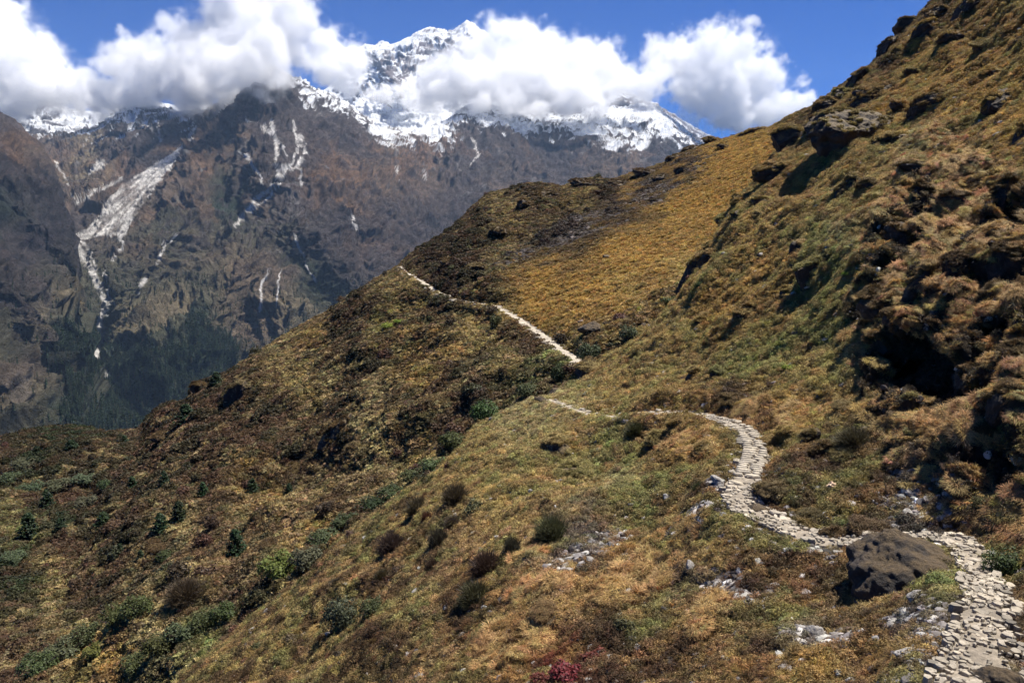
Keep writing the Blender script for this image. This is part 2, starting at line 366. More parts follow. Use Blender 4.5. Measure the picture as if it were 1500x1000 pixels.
for L, w0, w1, br in [([(105, 345), (113, 360), (130, 388), (143, 413), (152, 440), (153, 456), (147, 474), (152, 492), (147, 505), (141, 520), (146, 536), (159, 552)], 5.2, 3.6, 1.6),
        ([(118, 350), (133, 372), (140, 392), (139, 400)], 2.4, 1.2, 0.3), ([(182, 335), (176, 348), (180, 360), (164, 388)], 3.0, 1.3, 0.3), ([(178, 262), (150, 276), (108, 289)], 1.8, 1.8, 0.4), ([(136, 285), (112, 300)], 2, 1.5, 0.3),
        ([(152, 400), (160, 440), (158, 462)], 1.8, 1.8, 0.2), ([(150, 480), (151, 500)], 6, 5, 0.15),
        ([(396, 178), (404, 200), (405, 235), (412, 252), (398, 270), (380, 288), (362, 310), (343, 330)], 2.6, 2.4, 0.35), ([(430, 180), (437, 215), (428, 238), (418, 252), (404, 275), (385, 295), (352, 322)], 2.4, 1.6, 0.3),
        ([(400, 240), (440, 250), (443, 280)], 3, 1.4, 0.2), ([(380, 180), (405, 200), (425, 240)], 1.6, 2, 0.1), ([(440, 200), (448, 225), (434, 250)], 4.5, 3, 0.15), ([(350, 222), (368, 236), (386, 268)], 2.0, 1.4, 0.2), ([(360, 175), (395, 195)], 1.6, 1.6, 0.1),
        ([(256, 344), (240, 360), (229, 388)], 2.6, 1.6, 0.2), ([(214, 408), (203, 428)], 4, 3, 0.1), ([(393, 394), (383, 425), (379, 455)], 2.2, 1.6, 0.3), ([(430, 345), (448, 385), (462, 415)], 1.4, 1.2, 0.2), ([(210, 165), (225, 200)], 2, 1.5, 0.1), ([(228, 170), (236, 205)], 2, 2, 0.1),
        ([(285, 180), (278, 205)], 3.0, 2.5, 0.2), ([(690, 205), (700, 225), (692, 240)], 1.8, 1.6, 0.1), ([(560, 200), (585, 222)], 1.6, 1.6, 0.1), ([(410, 395), (404, 450)], 1.2, 1.2, 0.0), ([(580, 245), (584, 262)], 1.5, 1.2, 0.1), ([(620, 250), (628, 268)], 1.5, 1.2, 0.1),
        ([(516, 318), (524, 336)], 3, 2, 0.1), ([(80, 235), (100, 270)], 1.6, 1.2, 0.2), ([(148, 240), (130, 252)], 6, 3, 0.0)]:
    sm = np.maximum(sm, line_mask(L, w0, w1, br) * 0.95)
gs = sstep(1.0, 0.5, ellip(px, py, 430, 285, 16, 40)) * 0.4; col = blend(col, gs * sstep(-.3, .3, jn2), FARP['greyscree'])
rand = sstep(0.33, 0.5, fbm(np.stack([Q[..., 0] * 16, Q[..., 1] * 3.4, Q[..., 2] * 3.4], -1) + 8, 3)) * sstep(0.0, 0.35, fbm(Q * 2.2 + 3, 3)) * sstep(440, 330, py); col = blend(col, rand * 0.5, FARP['greyscree'])
col = blend(col, sm, FARP['scree'])
# snow lies above a broken line
sl = curve([(-100, 182), (60, 184), (120, 186), (150, 178), (200, 172), (235, 163), (270, 158), (320, 112), (400, 88), (425, 116), (450, 132), (480, 142), (520, 164), (560, 190), (600, 200), (640, 196), (680, 176), (740, 180), (800, 190), (850, 196), (900, 204), (960, 206), (1000, 212), (1030, 214), (1100, 230)])
sn = sstep(-6, 7, sl(px) - py + jn * 18 + (0.45 - rg2) * 62 - steep * 8 - 4 - 9 * sstep(640, 700, px))
for e in [(900, 208, 14, 7, 10), (942, 208, 9, 6, 0), (975, 190, 14, 8, 30), (625, 190, 40, 12, 5), (560, 192, 22, 6, 20), (740, 178, 50, 7, 10), (860, 190, 40, 6, 15)]:
    sn = np.maximum(sn, sstep(1.15, 0.7, ellip(px, py, *e) + jn2 * 0.7))
col = np.clip(col * (1 + 0.55 * fbm(Q * 55, 3) + 0.35 * fbm(Qs * 30 + 2, 3))[..., None], 0.008, 0.9)
sn = sn * (1 - sstep(1.2, 0.8, ellip(px, py, 375, 130, 60, 40)) * 0.9)
col = blend(col, sn, FARP['snow'])
mountain = S2.build("mountain", M_far, "long brown and grey rock mountain scarred by pale rockfalls, snow on its crest", col=col)

# high snow peak behind
sil4 = curve([(380, 190), (450, 150), (490, 120), (522, 76), (535, 64), (548, 66), (560, 60), (572, 63), (590, 58), (602, 52), (615, 44), (632, 39), (645, 42), (655, 45), (668, 43), (676, 35), (684, 27), (692, 33), (703, 43), (714, 50), (735, 72), (770, 96), (830, 110), (900, 126), (960, 150), (1010, 182), (1060, 210), (1120, 240)])
dep4 = tps([(500, 120, 10600), (640, 45, 11500), (684, 30, 11300), (600, 120, 9400), (560, 180, 8600), (640, 190, 8200), (700, 150, 9300), (850, 160, 10000), (1050, 220, 10500), (420, 200, 9000), (800, 230, 8400), (600, 230, 7600), (400, 260, 8000), (1000, 260, 9200)])
S4 = Sheet(390, 1110, 560, sil4, lambda x: x * 0 + 245, 260, dep4, 2000, 10, 1.0, 0.04, 40)
px, py = S4.px, S4.py; Q = S4.G / 1000.0; cf = 0.35 + 0.65 * sstep(0, 20, py - sil4(px))
off = np.zeros(px.shape)
for L, w, a in [([(684, 28), (660, 70), (640, 110), (600, 150)], 40, 260), ([(684, 28), (700, 60), (720, 110)], 30, 160), ([(610, 46), (600, 90), (570, 140)], 30, 200), ([(545, 64), (560, 100), (580, 120), (590, 150)], 26, 200)]:
    off -= a * tent(px, py, L, w)
S4.G = S4.G * (1 + off * cf * S4.vis / 9500)[..., None]; S4.renorm()
r1 = ridged(Q * 2.6, 6, 0.6); r2 = ridged(Q * np.array([9, 6, 6]) + 4, 5, 0.65)
S4.push((r1 - 0.45) * 150 * cf + (r2 - 0.4) * 14 * cf); S4.renorm()
steep = 1 - np.clip(S4.N[..., 2], 0, 1)
rk = sstep(0.42, 0.62, r2 * 0.75 + steep * 0.45 + 0.32 * fbm(Q * 7, 4) - 0.10 + 0.30 * sstep(1.3, 0.4, ellip(px, py, 650, 70, 60, 26, -15)) + 0.30 * sstep(1.3, 0.4, ellip(px, py, 580, 100, 30, 26, 30)) - 0.5 * sstep(1.3, 0.4, ellip(px, py, 600, 172, 70, 26)) - 0.25 * sstep(1.2, .3, ellip(px, py, 690, 38, 22, 14)) + 0.32 * sstep(740, 880, px))
col4 = np.broadcast_to(np.array(FARP['snow']), S4.G.shape).copy(); col4 = blend(col4, rk * 0.95, (0.15, 0.12, 0.12))
S4.build("snow_peak", M_far, "high jagged snow peak with a pointed summit rising above the clouds", col=col4)

# distant snow peaks at the head of the left valley
sil5 = curve([(-260, 160), (-100, 150), (0, 157), (20, 160), (45, 156), (62, 147), (75, 143), (90, 152), (105, 160), (135, 163), (160, 166), (182, 146), (196, 137), (212, 142), (240, 152), (300, 150), (420, 160)])
dep5 = tps([(-200, 170, 8800), (0, 160, 9000), (70, 146, 8800), (150, 168, 9000), (200, 140, 9000), (0, 190, 8000), (80, 200, 7800), (200, 200, 7600), (400, 160, 8500), (400, 230, 7600), (-200, 240, 7600)])
S5 = Sheet(-240, 400, 420, sil5, lambda x: x * 0 + 235, 130, dep5, 1500, 8, 1.0, 0.04, 30)
px, py = S5.px, S5.py; Q = S5.G / 1000.0; cf = 0.35 + 0.65 * sstep(0, 12, py - sil5(px))
r1 = ridged(Q * 3.5 + 2, 6, 0.6); r2 = ridged(Q * 12 + 4, 4, 0.65)
S5.push((r1 - 0.45) * 120 * cf + (r2 - 0.4) * 22 * cf); S5.renorm()
rk = sstep(0.5, 0.72, r2 * 0.7 + (1 - S5.N[..., 2]) * 0.4 + 0.3 * fbm(Q * 7, 4) + 0.35 * sstep(1.4, 0.5, ellip(px, py, 68, 162, 18, 14)))
rk = np.maximum(rk, sstep(-5, 6, py - 186 + 14 * fbm(Q * 6, 4)))
col5 = np.broadcast_to(np.array(FARP['snow']), S5.G.shape).copy(); col5 = blend(col5, rk, (0.08, 0.07, 0.075))
S5.build("distant_snow_mountain", M_far, "low distant snow mountains at the head of the left valley", col=col5)

# dark flank on the left side of the valley
sil1 = curve([(-500, -40), (-200, 70), (-60, 138), (0, 164), (18, 172), (38, 190), (55, 205), (68, 222), (76, 240), (84, 262), (92, 285), (100, 305), (97, 330), (98, 358), (110, 392), (122, 420), (127, 450), (124, 480), (120, 510), (120, 535), (135, 562), (175, 590), (230, 640), (300, 700)])
dep1 = tps([(-400, 50, 4200), (0, 170, 3900), (70, 230, 3800), (100, 310, 3400), (140, 430, 2850), (135, 530, 2450), (200, 600, 2250), (0, 300, 2800), (0, 450, 2150), (0, 600, 1700), (-300, 300, 2300), (-300, 640, 1300), (100, 640, 1800), (80, 500, 2200), (200, 690, 1700)])
S1 = Sheet(-420, 290, 520, sil1, lambda x: x * 0 + 735, 420, dep1, 900, 8, 1.2, 0.05, 30)
px, py = S1.px, S1.py; off = np.zeros(px.shape); cf = 0.3 + 0.7 * sstep(0, 25, py - sil1(px))
for L, w, a in [([(-100, 130), (20, 270), (90, 360), (130, 430)], 60, 200), ([(-60, 330), (40, 420), (100, 500), (150, 560)], 60, 170), ([(-100, 480), (0, 540), (80, 620), (130, 680)], 60, 150)]: off -= a * tent(px, py, L, w)
for L, w, a in [([(-60, 220), (30, 330), (90, 400), (130, 470)], 55, 150), ([(-60, 420), (20, 490), (100, 570)], 45, 130)]: off += a * tent(px, py, L, w)
S1.G = S1.G * (1 + off * cf * S1.vis / 2600)[..., None]; S1.renorm(); Q = S1.G / 1000.0
r1 = ridged(Q * np.array([4, 2.5, 3.0]), 6, 0.55) + 0.30 * ridged(Q * np.array([14, 6, 6.0]) + 3, 4, 0.6); r2 = ridged(Q * 24, 4, 0.6); jn = fbm(Q * 9, 5)
S1.push((r1 - 0.60) * 110 * cf + (r2 - 0.4) * 14 * cf); S1.renorm()
col1 = far_zone(px, py, Q * np.array([1.6, 0.7, 0.7]), [(0, 185, 'rock'), (30, 205, 'russet'), (60, 225, 'brown'), (0, 240, 'rockdk'), (50, 260, 'rockdk'), (90, 310, 'rockdk'), (0, 300, 'forest'), (60, 350, 'rockdk'), (20, 380, 'rock'), (100, 400, 'rockdk'), (70, 420, 'green'), (90, 440, 'tan'), (30, 450, 'rock'),
    (60, 490, 'rock'), (120, 500, 'forest'), (100, 540, 'green'), (20, 540, 'brown'), (40, 580, 'tan'), (70, 610, 'green'), (100, 600, 'forest'), (150, 600, 'forest'), (20, 620, 'green'), (180, 630, 'forest'), (0, 500, 'green'), (130, 460, 'forest'), (-100, 400, 'rock'), (-100, 600, 'forest'), (-200, 200, 'rock')], 4.0, 36)
wx, wy = px + fbm(Q * 9 + 4, 4) * 8, py + fbm(Q * 9 + 31, 4) * 6
sm = np.zeros(px.shape)
for L, w0, w1 in [([(38, 522), (12, 530), (30, 560), (52, 590), (75, 612)], 3, 4), ([(0, 520), (20, 545), (40, 575)], 6, 5), ([(45, 352), (42, 365)], 1.5, 1.2), ([(68, 392), (90, 415)], 1.8, 1.2), ([(75, 430), (95, 450)], 5, 3), ([(100, 562), (140, 578)], 2, 1.5)]:
    dd, t = pdist(wx, wy, L); w = w0 + (w1 - w0) * t; sm = np.maximum(sm, sstep(w * 1.4, w * 0.5, dd) * sstep(-0.25, 0.2, jn))
col1 = np.clip(col1 * (1 + 0.6 * fbm(Q * 55, 3) + 0.5 * fbm(Q * np.array([26, 9, 9]) + 2, 4))[..., None], 0.008, 0.9)
col1 = blend(col1 * 0.9, sm * 0.45, (0.17, 0.14, 0.12))
S1.build("valley_flank", M_far, "dark forested mountainside falling to the valley on the left", col=col1)

# valley floor far below, out of sight between the slopes
gv = mesh_np("valley_floor", [(-9000, 600, -1150), (9000, 600, -1150), (9000, 16000, -1150), (-9000, 16000, -1150)], [(0, 1, 2, 3)], False, col=np.tile([[0.03, 0.04, 0.025]], (4, 1)))
link("valley_floor", gv, M_far, kind='structure', label="dark valley floor far below the slopes")

# ------------------------------------------------------------------ near hillside
# far half of the hillside: ridge on the left, golden slope, rocky crest
silB = curve([(-400, 700), (-200, 668), (-60, 648), (0, 640), (60, 630), (100, 627), (150, 634), (200, 631), (215, 618), (228, 600), (245, 596), (280, 588), (290, 570), (318, 555), (340, 545), (370, 522), (410, 492), (440, 478), (480, 455), (520, 427), (560, 404), (586, 390),
              (600, 376), (640, 350), (665, 330), (690, 305), (715, 285), (745, 276), (770, 268), (800, 268), (825, 272), (845, 262), (870, 258), (900, 262), (935, 252), (970, 240), (1000, 222), (1040, 208), (1075, 200), (1100, 194), (1125, 190), (1160, 172), (1190, 158), (1240, 120), (1300, 75), (1400, -40)])
depB = tps([(-300, 700, 150), (0, 650, 165), (100, 635, 170), (200, 640, 160), (230, 605, 150), (290, 575, 150), (370, 525, 160), (480, 458, 178), (586, 392, 205), (690, 306, 232), (770, 270, 238), (870, 262, 235), (970, 242, 225), (1100, 196, 205), (1250, 120, 190),
            (0, 1000, 62), (0, 850, 88), (0, 720, 130), (200, 1000, 50), (200, 850, 76), (200, 720, 105), (350, 800, 76), (350, 640, 112), (450, 560, 130), (500, 700, 84), (600, 600, 92), (600, 480, 135), (560, 430, 165), (690, 438, 135), (660, 390, 165), (760, 466, 108), (840, 525, 80), (780, 560, 74),
            (700, 620, 72), (560, 740, 62), (400, 870, 55), (250, 960, 50), (860, 400, 125), (860, 330, 170), (1000, 320, 150), (1000, 430, 88), (930, 480, 80), (1100, 260, 165), (300, 1000, 45), (760, 340, 190), (1200, 300, 110), (600, 1100, 40), (1000, 700, 55)])
SB = Sheet(-320, 1330, 1000, silB, lambda x: np.interp(x, [-400, 200, 500, 700, 900, 1000, 1330], [1100, 1110, 960, 760, 660, 560, 420]), 640, depB, 160, 24, 0.75, 0.16, 70)
# near half: everything right of the bushy gully
silA = curve([(100, 1090), (200, 1040), (250, 1005), (300, 965), (400, 885), (480, 815), (560, 752), (640, 692), (700, 630), (745, 602), (780, 586), (810, 578), (850, 556), (880, 530), (930, 494), (960, 468), (1000, 432), (1035, 382), (1060, 325), (1085, 290), (1110, 268), (1130, 232), (1160, 196), (1182, 168), (1196, 158), (1215, 146), (1240, 128),
              (1262, 112), (1290, 82), (1318, 52), (1345, 28), (1368, 0), (1400, -40), (1450, -90), (1520, -150), (1700, -330), (1900, -520)])
depA = tps([(1400, 900, 14), (1440, 1000, 11.5), (1420, 800, 17.5), (1320, 785, 19.5), (1200, 787, 21), (1080, 735, 24.5), (1110, 650, 29.5), (1050, 606, 35), (980, 600, 40), (900, 610, 46), (860, 600, 50), (810, 582, 57), (850, 556, 64), (930, 495, 66), (1000, 433, 66), (1060, 330, 72), (1110, 272, 82), (1190, 160, 108),
            (1290, 85, 118), (1370, 0, 124), (1520, -150, 120), (1500, 0, 78), (1500, 150, 50), (1500, 300, 33), (1400, 100, 76), (1400, 250, 46), (1300, 200, 66), (1240, 210, 74), (1200, 330, 52), (1300, 350, 39), (1400, 400, 32), (1500, 420, 28), (1340, 560, 27), (1420, 560, 24.5), (1500, 560, 22.5),
            (1200, 450, 42), (1100, 480, 48), (1200, 560, 34), (1100, 570, 38), (1000, 540, 50), (1300, 680, 24), (1400, 700, 20.5), (1500, 700, 18.6), (1500, 850, 14), (1500, 1000, 10.5), (1300, 900, 15.5), (1200, 900, 17), (1100, 850, 19.5), (1000, 780, 25), (1000, 900, 19.5), (1000, 1000, 16.5), (1200, 1000, 14),
            (850, 700, 36), (850, 850, 24), (750, 1000, 20.5), (700, 800, 31), (640, 695, 48), (560, 752, 46), (500, 900, 33), (500, 1000, 27.5), (400, 885, 43), (300, 965, 41), (250, 1005, 40), (350, 1000, 34), (750, 650, 46), (700, 1200, 14), (1300, 1200, 9), (1700, 600, 17), (1700, 1000, 7.5), (1700, 200, 24), (1700, -300, 75)])
SA = Sheet(180, 1680, 1060, silA, lambda x: np.interp(x, [100, 400, 800, 1700], [1130, 1140, 1120, 1100]), 900, depA, 45, 24, 0.8, 0.10, 45)

# overhangs, hollows and outcrops of the broken ground on the right: + goes back into the hill, - stands out of it (metres)
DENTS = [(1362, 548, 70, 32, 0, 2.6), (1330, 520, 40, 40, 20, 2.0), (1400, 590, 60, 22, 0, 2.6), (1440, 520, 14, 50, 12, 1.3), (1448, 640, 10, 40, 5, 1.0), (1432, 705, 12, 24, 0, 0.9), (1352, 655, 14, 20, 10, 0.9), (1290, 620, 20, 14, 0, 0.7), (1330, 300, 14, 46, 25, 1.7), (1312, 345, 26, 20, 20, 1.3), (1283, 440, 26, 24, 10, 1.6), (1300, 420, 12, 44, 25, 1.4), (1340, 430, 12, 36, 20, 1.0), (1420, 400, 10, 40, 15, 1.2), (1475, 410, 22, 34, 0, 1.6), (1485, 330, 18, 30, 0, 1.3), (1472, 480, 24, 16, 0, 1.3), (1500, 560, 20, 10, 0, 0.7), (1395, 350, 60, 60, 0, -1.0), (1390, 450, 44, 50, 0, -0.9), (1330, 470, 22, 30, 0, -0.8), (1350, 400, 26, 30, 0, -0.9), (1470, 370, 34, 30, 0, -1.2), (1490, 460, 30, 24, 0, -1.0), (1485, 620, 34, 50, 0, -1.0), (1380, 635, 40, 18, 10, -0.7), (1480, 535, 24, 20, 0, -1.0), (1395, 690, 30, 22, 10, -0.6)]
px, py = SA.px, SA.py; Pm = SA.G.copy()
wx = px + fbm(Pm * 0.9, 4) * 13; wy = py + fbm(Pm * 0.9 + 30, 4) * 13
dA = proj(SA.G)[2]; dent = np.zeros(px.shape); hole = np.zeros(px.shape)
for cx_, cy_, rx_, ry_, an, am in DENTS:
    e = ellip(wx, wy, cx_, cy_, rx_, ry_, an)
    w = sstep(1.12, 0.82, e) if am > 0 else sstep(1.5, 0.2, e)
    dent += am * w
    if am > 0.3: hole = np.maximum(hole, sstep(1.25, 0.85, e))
SA.G = SA.G * (1 + dent * SA.vis / dA)[..., None]
crag = np.clip(sstep(1.25, 0.75, ellip(px, py, 1400, 470, 140, 250)) + sstep(1.2, 0.8, ellip(px, py, 1500, 600, 130, 170)), 0, 1) * sstep(1.3, .9, ellip(px, py, 1500, 400, 260, 330))
SA.renorm()
Pm = SA.G.copy(); cfA = 0.35 + 0.65 * sstep(0, 30, py - silA(px))
amp = np.interp(dA, [8, 25, 60, 120], [0.35, 0.7, 1.1, 2.0])
SA.push(fbm(Pm * 0.16, 3) * 0.9 * amp * cfA + (ridged(Pm * 0.42 + 5, 4) - 0.45) * (0.22 * amp + 0.9 * crag) + (ridged(Pm * 1.3, 3) - 0.4) * (0.16 + 0.26 * crag) * np.minimum(amp, 1) + (ridged(Pm * 2.9 + 8, 2) - 0.4) * 0.10)
Pm = SB.G.copy(); cfB = 0.3 + 0.7 * sstep(0, 40, SB.py - silB(SB.px))
golden = sstep(1.15, 0.8, ellip(SB.px, SB.py, 960, 340, 260, 85, -32))
SB.push(fbm(Pm * 0.045, 3) * 3.0 * cfB * (1 - 0.75 * golden) + (ridged(Pm * 0.14 + 5, 3) - 0.45) * 0.9 * (1 - 0.85 * golden) * cfB + fbm(Pm * 0.7, 3) * 0.35)
SA.renorm(); SB.renorm()

# ------------------------------------------------------------------ the footpath: its line, then the ground levelled to it
def smooth_line(P, step, k=5):
    P = np.array(P, float); seg = np.r_[0, np.cumsum(np.linalg.norm(np.diff(P, axis=0), axis=1))]
    n = max(4, int(seg[-1] / step)); s = np.linspace(0, seg[-1], n); Q = np.stack([np.interp(s, seg, P[:, i]) for i in range(3)], -1)
    for _ in range(k * 3):
        Q[1:-1] = 0.25 * Q[:-2] + 0.5 * Q[1:-1] + 0.25 * Q[2:]
    return Q
#  (px, py, width in m) along the middle of the trodden surface, nearest first
PATHS = [(SA, [(1425, 1090, 1.05), (1422, 1000, 0.98), (1436, 930, 0.82), (1444, 880, 0.65), (1430, 838, 0.63), (1420, 795, 0.74), (1385, 781, 0.70), (1310, 786, 0.70), (1245, 793, 0.70), (1190, 786, 0.77), (1130, 762, 0.85), (1078, 733, 1.05), (1082, 715, 0.95), (1092, 695, 0.85), (1103, 668, 0.88), (1104, 645, 0.88), (1090, 627, 0.85), (1062, 614, 0.77), (1020, 605, 0.77), (975, 601, 0.77), (930, 607, 0.56), (900, 611, 0.56), (868, 605, 0.70), (838, 597, 0.77), (812, 588, 0.91), (800, 580, 0.91)], 0.3),
         (SB, [(852, 545, 1.2), (838, 523, 1.4), (815, 507, 1.3), (790, 487, 1.2), (755, 463, 1.3), (718, 446, 1.2), (694, 441, 1.2), (664, 436, 1.3), (640, 425, 1.5), (618, 412, 1.4), (598, 401, 1.6), (586, 391, 1.6), (583, 386, 1.2)], 0.8)]
path_lines = []
for S, pts, step in PATHS:
    W = []; 
    for a, b_, w in pts:
        p, n, d = S.at(a, b_); W.append((p, w))
    P0 = np.array([p for p, _ in W]); ww = np.array([w for _, w in W])
    seg = np.r_[0, np.cumsum(np.linalg.norm(np.diff(P0, axis=0), axis=1))]
    Q = smooth_line(P0, step, 2); sq = np.linspace(0, seg[-1], len(Q)); wq = np.interp(sq, seg, ww)
    path_lines.append((Q, wq))
def level(S, Q, wq, extra):
    G = S.G[:S.ny_vis]; best = np.full(G.shape[:2], 1e9); zi = np.zeros(G.shape[:2]); wi = np.ones(G.shape[:2])
    for i in range(len(Q) - 1):
        a, c = Q[i], Q[i + 1]; ab = c[:2] - a[:2]; m = (np.abs(G[..., 0] - a[0]) < 5) & (np.abs(G[..., 1] - a[1]) < 5)
        if not m.any(): continue
        g = G[m]; t = np.clip(((g[:, :2] - a[:2]) @ ab) / (ab @ ab + 1e-9), 0, 1); d = np.linalg.norm(g[:, :2] - a[:2] - t[:, None] * ab, axis=1)
        z = a[2] + t * (c[2] - a[2]); o = d < best[m]
        bb = best[m]; bb[o] = d[o]; best[m] = bb; zz = zi[m]; zz[o] = z[o]; zi[m] = zz; w_ = wi[m]; w_[o] = wq[i]; wi[m] = w_
    f = sstep(wi * 0.5 + extra, wi * 0.5 + 0.1, best)
    G[..., 2] = G[..., 2] * (1 - f) + (zi - 0.12) * f
    return best - wi * 0.5
for (S, _, _), (Q, wq) in zip(PATHS, path_lines):
    S.clear = np.full(S.G.shape[:2], 1e9); S.clear[:S.ny_vis] = level(S, Q, wq, 1.1)
    S.renorm()

# colours of the ground
px, py = SA.px, SA.py
ZA = [(950, 530, 'olive'), (900, 560, 'olive'), (1050, 470, 'gold'), (1000, 500, 'olive'), (1080, 420, 'gold'), (1130, 380, 'gold'), (1060, 390, 'olive'), (1150, 330, 'olive'), (1200, 350, 'green'), (1230, 380, 'green'), (1240, 350, 'pale'), (1210, 300, 'olive'), (1160, 290, 'golddk'), (1300, 240, 'olive'), (1340, 220, 'pale'),
      (1200, 480, 'green'), (1150, 520, 'green'), (1180, 545, 'olive'), (1100, 540, 'green'), (1250, 540, 'olive'), (1220, 600, 'olive'), (1130, 460, 'golddk'), (1400, 100, 'gold'), (1450, 60, 'golddk'), (1250, 130, 'golddk'), (1200, 170, 'brown'), (1290, 90, 'brown'), (1370, 20, 'brown'), (1340, 130, 'gold'), (1350, 80, 'gold'), (1480, 120, 'gold'), (1430, 150, 'gold'), (1300, 180, 'gold'), (1400, 210, 'gold'),
      (1350, 270, 'olive'), (1300, 290, 'olive'), (1450, 240, 'gold'), (1480, 280, 'golddk'), (1250, 310, 'golddk'), (1400, 300, 'golddk'), (1400, 350, 'gold'), (1360, 330, 'tan'), (1420, 480, 'tan'), (1380, 400, 'rust'), (1400, 450, 'gold'), (1330, 450, 'golddk'), (1450, 400, 'rust'), (1480, 500, 'rust'), (1300, 380, 'golddk'), (1350, 600, 'tan'), (1400, 640, 'rust'), (1480, 620, 'gold'), (1450, 700, 'brown'),
      (900, 650, 'green'), (850, 640, 'olive'), (820, 700, 'olive'), (700, 720, 'olive'), (750, 760, 'olive'), (900, 700, 'pale'), (960, 640, 'rust'), (1000, 650, 'gold'), (1040, 640, 'golddk'), (1000, 700, 'green'), (930, 740, 'green'), (1020, 720, 'redbr'), (650, 800, 'tan'), (620, 850, 'tan'), (700, 860, 'rust'), (780, 800, 'tan'), (900, 800, 'rust'), (860, 850, 'rust'), (800, 870, 'tan'),
      (830, 820, 'grey'), (870, 790, 'grey'), (700, 900, 'brown'), (640, 960, 'tan'), (760, 920, 'rust'), (960, 830, 'rust'), (1000, 790, 'golddk'), (1050, 800, 'olive'), (1080, 850, 'redbr'), (1130, 820, 'brown'), (1180, 850, 'redbr'), (1150, 900, 'green'), (1050, 900, 'rust'), (1020, 880, 'rust'), (1100, 950, 'brown'), (1180, 930, 'grey'), (1230, 940, 'tan'), (1200, 980, 'gold'), (1100, 990, 'rust'),
      (1000, 950, 'brown'), (950, 920, 'green'), (860, 980, 'redbr'), (830, 985, 'crimson', 1.1), (960, 960, 'redbr'), (900, 940, 'brown'), (750, 990, 'rust'), (560, 960, 'brown'), (500, 980, 'olive'), (450, 950, 'olive'), (400, 980, 'olive'), (540, 880, 'tan'), (600, 780, 'olive'), (680, 680, 'olive'), (1450, 680, 'redbr'), (1480, 780, 'green'), (1495, 760, 'redbr'), (1490, 850, 'brown'),
      (1300, 700, 'brown'), (1340, 705, 'grey'), (1250, 740, 'brown'), (1200, 700, 'redbr'), (1180, 740, 'brown'), (1150, 700, 'brown'), (1220, 660, 'dkbrown'), (1260, 640, 'brown'), (1340, 740, 'grey'), (1400, 740, 'brown'), (1290, 870, 'olive'), (1360, 870, 'green'), (1320, 900, 'brown'), (1330, 930, 'grey'), (1280, 920, 'dkbrown'), (1280, 970, 'rust'), (1160, 620, 'gold'), (1080, 590, 'brown'), (1100, 600, 'rust'),
      (1460, 950, 'grey'), (1000, 850, 'grey'), (820, 600, 'pale'), (770, 600, 'pale'), (1120, 740, 'brown')]
colA = zone_colour(px, py, SA.G, ZA, 9.0, 0.9)
n1 = fbm(SA.G * 0.8 + 20, 5); n2 = fbm(SA.G * 2.2 + 60, 4)
colA = blend(colA, sstep(0.12, 0.5, n1) * 0.55, 'golddk'); colA = blend(colA, sstep(0.2, 0.55, -n1) * 0.4, 'brown')
left = sstep(760, 560, px) * sstep(640, 760, py); lf = fbm(SA.G * 0.5 + 140, 4) + 0.4 * fbm(SA.G * 1.4 + 9, 3)
colA = blend(colA, left * sstep(-0.25, 0.12, lf) * 0.85, 'brown'); colA = blend(colA, left * sstep(0.2, 0.5, -lf) * 0.4, 'dkgreen')
n3 = fbm(SA.G * 1.5 + 33, 4); n4 = fbm(SA.G * 0.45 + 71, 4)
colA = blend(colA, sstep(0.05, 0.35, n4) * 0.55, 'green'); colA = blend(colA, sstep(0.15, 0.4, n3) * 0.55, 'brown'); colA = blend(colA, sstep(0.15, 0.4, -n3) * 0.35, 'tan'); colA = blend(colA, sstep(0.22, 0.45, fbm(SA.G * 0.9 + 13, 4)) * 0.5, 'rust')
steepA = 1 - np.clip(SA.N[..., 2], 0, 1)
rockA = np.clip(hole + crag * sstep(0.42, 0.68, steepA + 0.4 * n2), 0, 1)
rockA = np.maximum(rockA, sstep(0.10, 0.3, fbm(SA.G * 0.5 + 9, 5)) * sstep(1.3, .8, ellip(px, py, 1285, 90, 130, 22, -45)))
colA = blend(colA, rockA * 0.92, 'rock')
rubbleA = scatter_zone(px, py, [(860, 815, 70, 22, -30), (1210, 935, 60, 18, 0), (1350, 735, 70, 16, 0), (1340, 705, 30, 10, 0), (1190, 800, 40, 12, 20), (1330, 925, 40, 16, 0), (1090, 870, 30, 16, 0), (1400, 960, 60, 50, 0), (1050, 850, 40, 20, 0), (1080, 740, 50, 20, 30), (1010, 775, 40, 16, -20), (1470, 900, 30, 60, 0)])
colA = blend(colA, rubbleA * sstep(0.0, 0.25, n2) * 0.5, 'grey')
SA.rock = rockA; SA.rubble = rubbleA; SA.crag = crag; SA.hole = hole
SA.build("hillside", M_near, "steep grassy foreground slope with rock steps right of the gully", col=colA)

